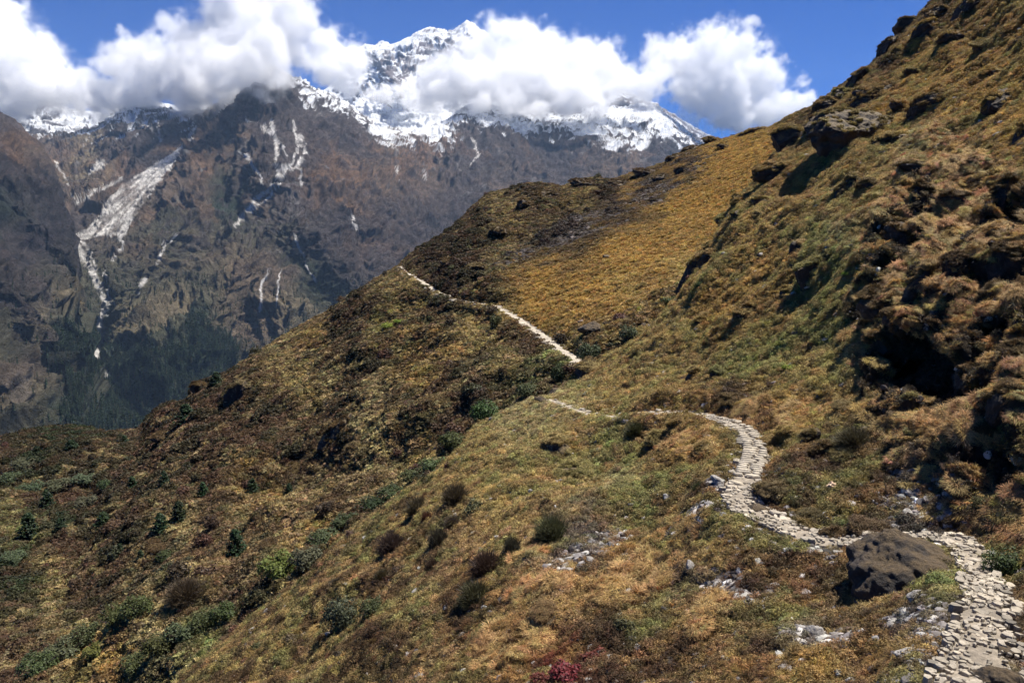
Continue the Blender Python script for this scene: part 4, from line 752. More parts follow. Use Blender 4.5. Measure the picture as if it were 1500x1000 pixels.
for x, y, w, h, S, lab in [(667, 735, 40, 42, SA, "bare brown twiggy bush alone on the olive slope left of centre"), (810, 788, 52, 50, SA, "dark twiggy bush below the turf capped dark rock"), (712, 838, 50, 48, SA, "bare greyish twiggy bush in the tan slope, upper of two"), (696, 880, 54, 44, SA, "bare greyish twiggy bush in the tan slope, lower of two"), (272, 875, 56, 42, SB, "rounded bare brown bush on the left slope above the green row"),
        (576, 806, 42, 40, SA, "compact dark bush right of the conifer at the gully"), (612, 750, 34, 34, SA, "small dark bush at the upper edge of the tan slope"), (660, 770, 24, 22, SA, "small olive bush under the lone twiggy bush"), (748, 812, 26, 40, SA, "narrow twiggy bush between the two dark rocks and the tan slope"), (640, 800, 30, 40, SA, "tall thin dark bush in the tan slope, left of the grey pair"), (560, 845, 24, 22, SA, "small dark bush on pale grass below the compact bush"), (1250, 655, 60, 40, SA, "dark heathery bush above the pair of dark rocks"), (930, 636, 34, 28, SA, "dark bush hiding the trail left of the turfy knoll"), (750, 700, 1, 1, SA, "")]:
    if lab: plant(S, x, y, w * 1.3, h, 'twiggy', 'twiggy_bush', lab, 'bush', G_tw, TW, rg)
LAND = [(345, 790, 'the tall lone conifer'), (408, 820, 'the lime green bush'), (262, 742, 'the conifer pair'), (43, 762, 'the broad left edge conifer'), (290, 572, 'the skyline rock knob'), (346, 578, 'the jagged ridge rocks'), (494, 640, 'the big leaning slab'), (105, 650, 'the left shoulder crest'), (360, 948, 'the bottom edge conifer'), (426, 950, 'the rock with orange turf'), (370, 705, 'the straw grass conifer'), (665, 640, 'the large dark gully bush'), (715, 600, 'the bush left of the middle trail'), (586, 391, 'the far end of the trail'), (640, 420, 'the upper bend of the far trail'), (694, 441, 'the kink in the far trail'), (755, 463, 'the middle of the far trail'), (838, 523, 'the near end of the far trail'), (578, 474, 'the yellow green clumps'), (272, 855, 'the rounded bare bush'), (200, 880, 'the lower left bush row'), (60, 960, 'the bottom left corner'), (300, 905, 'the second bush row'), (760, 280, 'the rounded crest top'), (850, 335, 'the boulder scree'), (70, 705, 'the far left bush patch'), (523, 810, 'the gully conifer'), (560, 600, 'the pale grass field'), (272, 600, 'the conifer under the knob'), (183, 640, 'the tiny skyline conifer'), (20, 810, 'the bush low on the left edge'), (450, 540, 'the straw coloured hollow')]
LANDA = [(1312, 840, 'the great boulder'), (1474, 968, 'the black corner boulder'), (1190, 932, 'the pale angular stone'), (1104, 881, 'the rounded pale stone'), (1040, 865, 'the pale white stone'), (1078, 733, 'the sharp path bend'), (1219, 716, 'the tan bag'), (1204, 670, 'the black rock pair'), (1116, 740, 'the rock inside the bend'), (806, 908, 'the black lower centre rock'), (778, 826, 'the orange capped rock'), (810, 760, 'the dark twiggy bush'), (846, 698, 'the turf capped rock'), (1342, 735, 'the white paper scrap'), (1100, 655, 'the stone steps'), (1000, 640, 'the turfy knoll'), (1436, 930, 'the lowest path stretch'), (1245, 793, 'the path left of the boulder'), (700, 860, 'the grey twiggy bushes'), (500, 900, 'the tall loose bush'), (1375, 870, 'the bright herb clump'), (1338, 992, 'the flat grey slab'), (900, 700, 'the pale herb slope'), (860, 985, 'the crimson patch'), (640, 970, 'the lower rubble streak')]
USED = set()
def near_label(x, y, what, land):
    order = sorted(land, key=lambda q: (q[0] - x) ** 2 + (q[1] - y) ** 2)
    for far in ('', 'well '):
        for lx, ly, nm in order[:7]:
            a = math.degrees(math.atan2(-(y - ly), x - lx)) % 360; w = ['right of', 'above right of', 'above', 'above left of', 'left of', 'below left of', 'below', 'below right of'][int((a + 22.5) // 45) % 8]
            if (math.hypot(x - lx, y - ly) > 60) != (far == 'well '): continue
            t = '%s %s%s %s' % (what, far, w, nm)
            if t not in USED: USED.add(t); return t
    for lx, ly, nm in order:
        for w in ('next to', 'some way off', 'in the scatter round', 'on the ground near'):
            t = '%s %s %s' % (what, w, nm)
            if t not in USED: USED.add(t); return t
# the brown shrubs that show largest on the left slope
wgt = vB * (1 - SB.golden) * (1 - SB.scr) * (0.25 + sstep(-0.1, 0.3, SB.n1)) * (SB.px > 0) * (SB.py < 985)
wgt = wgt * np.clip(dB, 40, 300) ** -1.1
P, R_, C_ = SB.sample(190, wgt, rng)
for i in range(190):
    x, y, d = (float(v) for v in proj(P[i])); big = rg.rand() ** 1.6
    ck = rg.randint(5); c = [(0.085, 0.053, 0.03), (0.055, 0.038, 0.022), (0.105, 0.078, 0.038), (0.06, 0.06, 0.028), (0.10, 0.052, 0.032)][ck]
    w = 1.1 + 1.7 * big; fm, st = KINDS['shrub'][rg.randint(5)]
    e = link('shrub', fm, loc=tuple(P[i] - np.array([0, 0, 0.12])), rot=(0, 0, rg.rand() * 6.283), scale=(w, w * (0.8 + 0.3 * rg.rand()), w * (0.9 + 0.5 * rg.rand())), label=near_label(x, y, ('small ' if big < 0.35 else 'large ' if big > 0.7 else '') + ['brown', 'dark brown', 'tan', 'olive', 'reddish'][ck] + ' shrub', LAND), cat='shrub', group="brown shrubs scattered over the left slope")
    e["col"] = c
# low dark shrubs dotted over the near slope
P, R_, C_ = SA.sample(110, vA * (1 + 4 * sstep(760, 560, SA.px)) * (1 - SA.crag) * (1 - SA.rock) * (SA.px < 1080) * (SA.py < 985) * (SA.clear > 0.6) * np.clip(dA, 15, 80) ** -1.3, rng)
for i in range(110):
    x, y, d = (float(v) for v in proj(P[i])); big = rg.rand() ** 1.8; ck = rg.randint(4); w = (0.35 + 0.65 * big) * float(np.clip((d / 28) ** 0.4, 0.8, 1.4)); tw = rg.rand() < 0.4
    e = link('shrub', KINDS['twiggy' if tw else 'shrub'][rg.randint(5)][0], loc=tuple(P[i] - np.array([0, 0, 0.05])), rot=(rg.normal() * 0.12, rg.normal() * 0.12, rg.rand() * 6.283), scale=(w, w * (0.6 + 0.6 * rg.rand()), w * (0.6 + 0.6 * rg.rand())), label=near_label(x, y, ('small ' if big < 0.3 else 'larger ') + ('twiggy ' if tw else '') + ['brown', 'dark', 'rusty', 'olive'][ck] + ' shrub', LANDA), cat='shrub', group="low shrubs dotted over the near slope")
    e["col"] = [(0.09, 0.06, 0.035), (0.05, 0.04, 0.025), (0.15, 0.075, 0.04), (0.09, 0.09, 0.038)][ck]
for x, y, w, lab in [(828, 992, 60, "crimson leaved low shrub at the bottom edge, largest of three"), (872, 968, 44, "crimson leaved low shrub right of the largest at the bottom"), (793, 999, 40, "crimson leaved low shrub left of the largest at the bottom")]:
    plant(SA, x, y, w, w * 0.55, 'shrub', 'crimson_shrub', lab, 'shrub', "crimson shrubs at the bottom edge", (0.12, 0.03, 0.022), rg)
# small bright herb patches
for x, y, w, S, lab in [(570, 478, 24, SB, "bright yellow green plant clump under the far trail, left one"), (586, 470, 18, SB, "bright yellow green plant clump under the far trail, right one"), (1155, 540, 26, SA, "bright lime herb clump on the green slope above the steps"), (1205, 545, 12, SA, "small lime herb clump right of the bright one above the steps"), (1248, 438, 16, SA, "lime herb clump below the dark block on the green slope"), (1240, 405, 20, SA, "bright green herb patch right of the dark block"), (670, 805, 20, SA, "bright green herb clump on the tan slope above the twiggy bushes"), (613, 708, 8, SA, "tiny bright yellow plant at the gully edge"), (1010, 650, 10, SA, "tiny green plant on the turfy knoll")]:
    plant(S, x, y, w, w * 0.5, 'bush', 'herb_clump', lab, 'plant', "bright green herb clumps", (0.22, 0.26, 0.03), rg, False)

# ------------------------------------------------------------------ boulders and outcrops
import bmesh
def boulder_mesh(seed, dims, facets=9, rough=0.2, sub=5, crack=0.03):
    rr = np.random.RandomState(seed); bm = bmesh.new(); bmesh.ops.create_icosphere(bm, subdivisions=sub, radius=0.5)
    V = np.array([v.co[:] for v in bm.verts]); F = np.array([[v.index for v in f.verts] for f in bm.faces]); bm.free(); o = rr.rand(3) * 40
    V = V * (1 + rough * 1.5 * fbm(V * 1.7 + o, 3))[:, None]
    for _ in range(facets):
        n = rr.normal(size=3); n /= np.linalg.norm(n); h = 0.28 + 0.13 * rr.rand(); q = V @ n - h; V = V - np.maximum(q, 0)[:, None] * n * 0.97
    u = V / np.linalg.norm(V, axis=1)[:, None]
    V += u * (0.007 * noise(V * 19 + o) + 0.006 * noise(V * 41 + o))[:, None]; V += u * (-(ridged(V * 3.0 + o, 3) ** 2) * crack * 1.3 + fbm(V * 9 + o, 4) * crack * 0.8)[:, None]
    return mesh_np("boulder", V * np.array(dims), F, True)
def boulder(px, py, wpx, hpx, S, label, mat=M_darkrock, seed=0, sink=0.15, depth=0.8, tilt=0, facets=4, rough=0.2, name='boulder', cat='rock', group=None, up=0.0, crack=0.03):
    P, n, d = S.at(px, py); w = wpx * d / FPX * 1.15; h = hpx * d / FPX * 1.15; r_ = P / np.linalg.norm(P)
    P = P + r_ * (w * depth * sink); P[2] += up * h
    if mat is not M_greyrock and wpx > 20 and sink > 0.05 and lab_ok: P = P + r_ * (w * 0.18); depth = depth * 1.5
    me = boulder_mesh(seed + int(px * 7 + py), (w, w * depth, h), facets + 4, rough, 6 if wpx > 60 else 5 if wpx > 22 else 4, crack)
    o = link(name, me, mat, label=label, cat=cat, group=group, loc=tuple(P), rot=(0, math.radians(tilt), -math.atan2(P[0], P[1])))
    if mat is not M_greyrock and wpx > 16: TURF.append((o, wpx, d, S, px, py))
    return o
TURF = []; lab_ok = True
B = [(1326, 850, 156, 122, SA, "great dark brown mossy boulder beside the bend of the stone path", M_darkrock, dict(sink=0.05, up=-0.03, tilt=14, facets=-4, rough=.2, crack=.035, depth=1.0)), (1474, 968, 76, 52, SA, "black boulder lying on the path at the bottom right corner", M_darkrock, dict(sink=0)), (1488, 922, 56, 34, SA, "flat dark mossy boulder right of the path above the black corner boulder", M_darkrock, dict(sink=0)),
     (806, 908, 50, 32, SA, "black rock among orange tussocks at lower centre", M_darkrock, {}), (778, 826, 44, 26, SA, "dark rock capped with orange turf above the orange tussocks", M_brownrock, {}), (846, 698, 58, 42, SA, "dark turf capped rock on the olive slope left of the knoll", M_brownrock, {}), (848, 542, 34, 58, SA, "upright dark brown rock beside the trail in the gully", M_brownrock, dict(tilt=28, sink=0)),
     (792, 588, 18, 20, SA, "small grey rock at the left side of the middle trail", M_darkrock, dict(sink=0)), (814, 576, 20, 22, SA, "small grey rock at the foot of the upright rock", M_darkrock, dict(sink=0)), (869, 480, 36, 20, SB, "dark rock on the golden slope above the trail's end", M_darkrock, dict(sink=0)), (926, 490, 32, 20, SB, "dark stone at the edge of the gully beside a thin bush", M_darkrock, dict(sink=0)), (944, 477, 18, 12, SB, "small dark stone upper right of the gully stone", M_darkrock, dict(sink=0)),
     (1238, 206, 122, 92, SA, "huge brown dome shaped outcrop high on the right slope", M_brownrock, dict(sink=0.28, depth=0.7, facets=1, crack=.04, rough=.14)), (1155, 214, 58, 46, SA, "dark outcrop left of the huge brown dome", M_brownrock, dict(sink=0.2, depth=.6)), (1142, 254, 70, 34, SA, "low dark outcrop below left of the huge brown dome", M_brownrock, dict(sink=0.2, depth=.6)), (1286, 146, 78, 50, SA, "dark layered outcrop above the huge brown dome", M_brownrock, dict(sink=0.3, depth=.6, tilt=-10)),
     (1372, 158, 84, 44, SA, "hollowed black outcrop in the golden slope at upper right", M_darkrock, dict(sink=0.35, depth=.5, tilt=-10)), (1472, 158, 62, 52, SA, "black outcrop near the right edge at upper right", M_darkrock, dict(sink=0.35, depth=.5, tilt=-25)), (1190, 408, 54, 74, SA, "dark block with a flat shaded face on the green slope", M_brownrock, dict(sink=0.25, depth=.7)), (1016, 400, 34, 92, SA, "tall dark outcrop at the edge of the golden slope", M_brownrock, dict(sink=0.25, tilt=20, depth=.7)), (1036, 384, 34, 36, SA, "rounded dark rock joined to the tall dark outcrop", M_brownrock, {}),
     (1095, 464, 38, 34, SA, "dark rock, right one of two below the tall outcrop", M_brownrock, dict(sink=.25)), (1033, 470, 34, 22, SA, "small dark rock, left one of two below the tall outcrop", M_brownrock, dict(sink=.25)), (1082, 297, 30, 22, SA, "dark rock, upper left of the cluster by the golden slope", M_darkrock, {}), (1110, 300, 22, 24, SA, "dark rock, upper right of the cluster by the golden slope", M_darkrock, {}), (1060, 320, 30, 14, SA, "dark rock, lowest left of the cluster by the golden slope", M_darkrock, dict(tilt=-25)), (1084, 314, 24, 12, SA, "flat dark rock in the middle of the cluster by the golden slope", M_darkrock, {}),
     (1112, 315, 20, 9, SA, "small flat rock at the cluster's lower right", M_darkrock, {}), (1232, 285, 26, 60, SA, "narrow dark outcrop below the huge brown dome", M_brownrock, dict(sink=.3, tilt=28)), (1274, 276, 30, 24, SA, "small dark rock right of the narrow outcrop", M_brownrock, dict(sink=.3)), (1432, 556, 66, 62, SA, "wet black rock at the right side of the cave mouth", M_darkrock, dict(sink=.2)), (1204, 670, 48, 42, SA, "black streaked rock, left of a pair below the slope", M_darkrock, {}), (1240, 664, 42, 38, SA, "black rock, right of a pair below the slope", M_darkrock, {}),
     (1116, 740, 40, 26, SA, "dark round rock in the inner bend of the stone path", M_darkrock, dict(sink=0)), (1186, 756, 24, 20, SA, "small round dark rock above the path", M_darkrock, dict(sink=0)), (1152, 718, 66, 28, SA, "low reddish turfy hummock right of the steps", M_brownrock, {}), (1258, 768, 44, 28, SA, "turf topped rock just above the path left of the boulder", M_brownrock, dict(sink=0)), (1222, 780, 36, 18, SA, "flat grey brown rock at the path's upper edge", M_darkrock, dict(sink=0)), (1128, 640, 34, 26, SA, "dark rock under golden turf right of the top of the steps", M_brownrock, {}),
     (494, 640, 34, 72, SB, "large brown slab leaning on the left slope", M_brownrock, dict(tilt=42, sink=0.1)), (346, 578, 30, 42, SB, "jagged dark rocks below the left ridge line", M_brownrock, dict(tilt=35, sink=0)), (290, 572, 22, 22, SB, "brown rock knob on the left skyline", M_brownrock, dict(sink=0, up=.2)), (426, 950, 40, 32, SB, "brown rock with orange turf at lower left", M_brownrock, dict(sink=0)), (822, 655, 44, 36, SA, "rusty brown mound on the slope under the middle trail", M_brownrock, {}), (964, 652, 34, 34, SA, "dark hollow sided rock of the turfy knoll", M_brownrock, dict(sink=.3)), (1040, 662, 44, 26, SA, "dark rock ledge beside the path's outer edge", M_brownrock, dict(sink=.3)), (1000, 628, 40, 22, SA, "golden turf covered rock on top of the knoll", M_brownrock, dict(sink=.3)),
     (1190, 806 + 126, 30, 34, SA, "pale angular stone standing in rubble below the great boulder", M_greyrock, dict(sink=-.2, tilt=20)), (1040, 865, 18, 14, SA, "pale white stone on the brown slope at lower centre", M_greyrock, dict(sink=-.2)), (1104, 881, 18, 13, SA, "rounded pale stone beside the green litter", M_greyrock, dict(sink=-.2)), (1096, 873, 9, 8, SA, "small pale stone above the rounded pale one", M_greyrock, dict(sink=-.2)), (1313, 763, 16, 11, SA, "smooth grey stone on the rubble above the great boulder", M_greyrock, dict(sink=-.2)),
     (1342, 978, 19, 10, SA, "white stone at the left edge of the lowest path", M_greyrock, dict(sink=-.3)), (1362, 984, 12, 14, SA, "grey brown stone right of the white stone at the bottom", M_greyrock, dict(sink=-.3)), (1338, 992, 50, 14, SA, "flat grey slab at the bottom edge left of the path", M_greyrock, dict(sink=-.1)), (808, 611, 12, 10, SA, "pinkish stone under the middle trail", M_greyrock, dict(sink=-.2)), (717, 609, 8, 6, SA, "pale stone in the gully below the dark green bush", M_greyrock, dict(sink=-.2)), (850, 470, 10, 9, SB, "white stone left of the dark rock on the golden slope", M_greyrock, dict(sink=-.2)),
     (1425, 12, 60, 30, SA, "dark outcrop at the top edge of the right slope", M_brownrock, dict(sink=.3, tilt=-30)), (1440, 70, 44, 20, SA, "small dark outcrop under the top right outcrop", M_brownrock, dict(sink=.3, tilt=-10)), (1498, 205, 26, 46, SA, "dark outcrop cut by the right edge", M_darkrock, dict(sink=.3)), (1355, 50, 40, 34, SA, "dark outcrop on the right skyline near the top", M_brownrock, dict(sink=.2, tilt=-40)), (1300, 72, 46, 26, SA, "dark outcrop on the right skyline, second from the top", M_brownrock, dict(sink=.2, tilt=-40)), (1258, 118, 50, 26, SA, "dark outcrop on the right skyline, third from the top", M_brownrock, dict(sink=.2, tilt=-40)),
     (1103, 192, 34, 12, SB, "low dark rocks on the middle skyline", M_darkrock, dict(tilt=-12, sink=.1)), (1010, 218, 24, 12, SB, "dark rocks where the golden slope meets the skyline", M_darkrock, dict(sink=.1)), (985, 232, 26, 16, SB, "dark outcrop on the crest left of the golden slope", M_brownrock, dict(sink=.1)), (770, 826 + 10, 1, 1, SA, None, None, {})]
for i, (x, y, w, h, S, lab, m, kw) in enumerate(B):
    if lab: boulder(x, y, w, h, S, lab, m, seed=i * 13, name='stone' if m is M_greyrock else 'boulder', cat='stone' if m is M_greyrock else 'rock', group="pale loose stones" if m is M_greyrock else "dark boulders and outcrops", **kw)
# many smaller dark outcrops in the right slope, the crag and along the crests
LANDR = [(1238, 206, 'the huge brown dome'), (1155, 214, 'the outcrop left of the dome'), (1286, 146, 'the layered outcrop'), (1372, 158, 'the hollowed black outcrop'), (1472, 158, 'the black upper right outcrop'), (1190, 408, 'the dark flat faced block'), (1016, 400, 'the tall dark outcrop'), (1095, 464, 'the rock pair under the tall outcrop'), (1232, 285, 'the narrow outcrop'), (1432, 556, 'the wet rock in the cave'), (1360, 540, 'the dark cave'), (1425, 12, 'the top edge outcrop'), (1300, 72, 'the second skyline outcrop'), (1258, 118, 'the third skyline outcrop'), (1103, 192, 'the middle skyline rocks'), (985, 232, 'the crest outcrop'), (770, 270, 'the rounded crest top'), (850, 335, 'the boulder scree'), (1490, 330, 'the right edge outcrop'), (1204, 670, 'the black rock pair'), (1440, 660, 'the shaded crag foot'), (640, 370, 'the far trail end')]
for x, y, w, h, S in [(1345, 300, 26, 40, SA), (1325, 345, 40, 26, SA), (1300, 395, 20, 44, SA), (1290, 445, 44, 34, SA), (1345, 420, 22, 50, SA), (1465, 300, 30, 44, SA), (1480, 395, 40, 52, SA), (1450, 440, 22, 34, SA), (1395, 395, 24, 30, SA), (1490, 520, 34, 26, SA), (1405, 300, 34, 18, SA), (1290, 505, 26, 22, SA), (1310, 470, 24, 18, SA), (1470, 600, 30, 40, SA), (1410, 655, 40, 24, SA), (1345, 640, 34, 18, SA), (1305, 625, 26, 18, SA), (1440, 700, 26, 34, SA), (1375, 690, 28, 16, SA),
        (1430, 640, 24, 30, SA), (1340, 250, 40, 16, SA), (1310, 205, 40, 14, SA), (1400, 60, 34, 16, SA), (1345, 110, 30, 12, SA), (1450, 110, 30, 14, SA), (1220, 155, 34, 18, SA), (1205, 180, 30, 18, SA), (1235, 140, 30, 16, SA), (1330, 35, 30, 22, SA), (1380, 25, 36, 18, SA), (1320, 160, 26, 12, SA), (1165, 370, 16, 26, SA), (1150, 430, 14, 12, SA), (1013, 555, 12, 22, SA), (1048, 552, 12, 20, SA), (1160, 640, 30, 18, SA), (1185, 650, 16, 34, SA), (1075, 590, 26, 16, SA), (1240, 600, 22, 12, SA), (1175, 770, 18, 12, SA), (1290, 770, 22, 14, SA),
        (1040, 205, 20, 8, SB), (1060, 215, 18, 8, SB), (945, 255, 30, 12, SB), (905, 270, 30, 12, SB), (860, 270, 34, 12, SB), (800, 285, 30, 14, SB), (770, 300, 26, 12, SB), (830, 300, 26, 10, SB), (700, 395, 18, 12, SB), (655, 385, 16, 10, SB), (735, 340, 22, 12, SB), (1000, 250, 18, 10, SB), (970, 262, 22, 10, SB), (890, 375, 10, 6, SB), (940, 420, 12, 7, SB), (430, 690, 24, 18, SB), (520, 660, 22, 20, SB), (240, 640, 26, 12, SB), (240, 800, 34, 12, SB), (395, 800, 20, 20, SB)]:
    lb = near_label(x, y, ('small ' if w < 24 else '') + ('tall dark ' if h > w * 1.2 else 'low dark ' if h < w * 0.6 else 'dark ') + ('outcrop' if w >= 24 else 'rock'), LANDR if x > 600 else LAND)
    boulder(x, y, w * 1.35, h * 1.35, S, lb, M_brownrock if (x + y) % 2 else M_darkrock, seed=x * 3 + y, group="dark boulders and outcrops", sink=0.2, facets=2, tilt=rg.uniform(-5, 30))
# turf growing over the tops of the boulders and outcrops
TP, TN, TC, TS = [], [], [], []
for o, wpx, d, S, x, y in TURF:
    if x in (1326, 1474, 1488, 1116, 792, 814, 869, 926): continue
    me = o.data; M = np.array(o.matrix_basis) if False else np.array(__import__('mathutils').Matrix.LocRotScale(o.location, o.rotation_euler, None)); nf = len(me.polygons)
    cen = np.empty(nf * 3); me.polygons.foreach_get('center', cen); nn = np.empty(nf * 3); me.polygons.foreach_get('normal', nn); cen = cen.reshape(-1, 3) @ M[:3, :3].T + M[:3, 3]; nn = nn.reshape(-1, 3) @ M[:3, :3].T
    big_one = x in (1238, 1326); m = nn[:, 2] > (0.85 if big_one else 0.74 if S is SA else 0.5); m &= fbm(cen * 1.1 + 5, 2) > (0.1 if big_one else -0.2); idx = np.nonzero(m)[0]
    if not len(idx): continue
    k = int(min(1400, max(12, (wpx * 0.9) ** 1.35)) * (0.35 if big_one else 1)); idx = idx[rng.randint(0, len(idx), k)]; c0 = S.attrs['col'][np.unravel_index(np.argmin(((S.G[:S.ny_vis] - M[:3, 3]) ** 2).sum(-1)), S.G[:S.ny_vis].shape[:2])]
    TP.append(cen[idx] + rng.normal(size=(k, 3)) * 0.03); TN.append(nn[idx]); TC.append(np.tile(np.maximum(c0, [0.13, 0.085, 0.035]) * 1.0, (k, 1))); TS.append(np.full(k, (d / 26.0) ** 0.5))
TP, TN, TC, TS = map(np.concatenate, (TP, TN, TC, TS)); n = len(TP)
scatter("turf", "dry turf and moss growing over the tops of the dark outcrops", CV, TP, TN, 0.3, np.clip(TC * (0.7 + 0.6 * rng.rand(n, 1)), 0.01, 0.6), TS * (0.5 + 0.5 * rng.rand(n)), np.where(rng.rand(n) < 0.5, 3 + rng.randint(0, 3, n), np.where(rng.rand(n) < 0.5, 6 + rng.randint(0, 3, n), rng.randint(0, 3, n))), rng)
# turf tussocks hanging over the outcrops of the crag
m = 0.7 * SA.crag * (SA.rock < 0.4) * sstep(-0.15, 0.1, fbm(SA.G * 0.8 + 27, 3)) * vA * np.clip(dA, 9, 60) ** -1.2
P, R_, C_ = SA.sample(11000, m, rng); n = len(P)
gc = np.array([[0.44, 0.29, 0.12]]) * (0.65 + 0.6 * rng.rand(n, 1)) * (1 + 0.1 * rng.normal(size=(n, 3)))
scatter("tussock_grass", "orange gold tussocks on the crag and the orange patches of the slope", CV, P, SA.N[R_, C_], 0.3, np.clip(gc, 0.01, 0.8), (0.6 + 0.7 * rng.rand(n)) * np.clip((proj(P)[2] / 24) ** 0.7, 0.5, 1.5), 3 + rng.randint(0, 3, n), rng)
m = 0.9 * vA * scatter_zone(SA.px, SA.py, [(930, 845, 70, 30, -20), (980, 800, 50, 20, -20), (1000, 640, 50, 24, 0), (780, 815, 30, 10, -20), (1380, 640, 70, 22, 5), (1040, 900, 34, 30, 0), (800, 870, 60, 22, -30), (740, 950, 60, 40, -30), (1100, 600, 20, 14, 30), (1160, 610, 20, 16, 10), (1200, 595, 30, 10, 0)]) * np.clip(dA, 9, 60) ** -1.2 * sstep(0.0, 0.22, fbm(SA.G * 1.3 + 77, 3))
P, R_, C_ = SA.sample(3600, m, rng); n = len(P)
gc = np.array([[0.50, 0.33, 0.14]]) * (0.7 + 0.5 * rng.rand(n, 1)) * (1 + 0.05 * rng.normal(size=(n, 3)))
scatter("orange_tussock", "bright orange gold grass cushions in patches of the foreground slope", CV, P + SA.N[R_, C_] * 0.05, SA.N[R_, C_], 0.2, np.clip(gc, 0.01, 0.85), 0.5 + 0.9 * rng.rand(n) ** 1.5, 3 + rng.randint(0, 3, n), rng)
# loose pale stones, one by one
SM = [mesh_np("stone", *stone_vf(r, 3, 0.6), False) for _ in range(6)]
for me in SM: me.materials.append(M_greyrock)
P, R_, C_ = SA.sample(220, vA * (1 - SA.crag) * (1 - SA.rock) * (SA.rubble + 0.04) * np.clip(dA, 9, 60) ** -1.6, rng)
for i in range(220):
    s = (0.16 + 0.30 * rg.rand() ** 2) * float(np.clip((proj(P[i])[2] / 20) ** 0.5, 0.8, 1.5))
    link('stone', SM[rg.randint(6)], loc=tuple(P[i] + np.array([0, 0, s * 0.25])), rot=(rg.rand() * 0.6, rg.rand() * 0.6, rg.rand() * 6.28), scale=(s, s, s), label=near_label(float(proj(P[i])[0]), float(proj(P[i])[1]), 'loose grey stone' if s < 0.2 else 'larger loose grey stone' if s < 0.3 else 'big loose grey stone', LANDA), cat='stone', group="loose grey stones in the rubble")

# ------------------------------------------------------------------ the footpath itself: bedded earth with laid stones, one surface
def slab(rng, c, t, s, w, l, th, tiltf=0.0, jag=0.22):
    """a beveled irregular flat stone; t, s = along and across directions"""
    k = rng.randint(5, 8); a = (np.arange(k) + rng.rand(k) * 0.5) / k * 6.283 + rng.rand(); q = 1 / np.maximum(np.abs(np.cos(a)), np.abs(np.sin(a))) ** 0.55
    rx = np.cos(a) * q * l * 0.5 * (1 - jag * rng.rand(k)); ry = np.sin(a) * q * w * 0.5 * (1 - jag * rng.rand(k)); up = np.array([0, 0, 1.0])
    def ring(f, z): return c + (rx[:, None] * f) * t + (ry[:, None] * f) * s + up * z + (rx[:, None] * f * tiltf) * up
    V = np.concatenate([ring(1.0, -th), ring(1.04, -th * 0.3), ring(0.86, 0.0), [c + up * 0.004]]); F = []
    for b0 in (0, k):
        for j in range(k):
            j2 = (j + 1) % k; F += [[b0 + j, b0 + j2, b0 + k + j2], [b0 + j, b0 + k + j2, b0 + k + j]]
    F += [[2 * k + j, 2 * k + (j + 1) % k, 3 * k] for j in range(k)]
    return V, np.array(F)
M_path = None
m_, nt, b = new_mat('path_stone'); co = texco(nt)
g = N_(nt, 'ShaderNodeNewGeometry').outputs['Random Per Island']
a_ = N_(nt, 'ShaderNodeAttribute', attribute_name='col').outputs['Color']
n1 = noise_n(nt, co, 7.0, 8, 0.7); n2 = noise_n(nt, co, 1.1, 4, 0.6)
c = mixc(nt, 'MULTIPLY', 1.0, a_, ramp(nt, g, [(0, (0.74, 0.73, 0.72)), (0.5, (0.95, 0.93, 0.90)), (1, (1.15, 1.12, 1.06))]))
c = mixc(nt, 'MULTIPLY', 1.0, c, ramp(nt, n1, [(0.3, 0.55), (0.65, 1.25)])); c = mixc(nt, 'MULTIPLY', 1.0, c, ramp(nt, n2, [(0.35, 0.75), (0.65, 1.15)]))
nt.links.new(c, b.inputs['Base Color']); b.inputs['Roughness'].default_value = 0.9; bump(nt, b, n1, 0.9, 0.05); M_path = m_
parts, cols = [], []
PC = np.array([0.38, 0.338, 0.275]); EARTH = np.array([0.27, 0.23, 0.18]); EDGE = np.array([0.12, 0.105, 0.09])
rp = np.random.RandomState(4)
def addp(VF, c): parts.append(VF); cols.append(np.tile(c, (len(VF[0]), 1)))
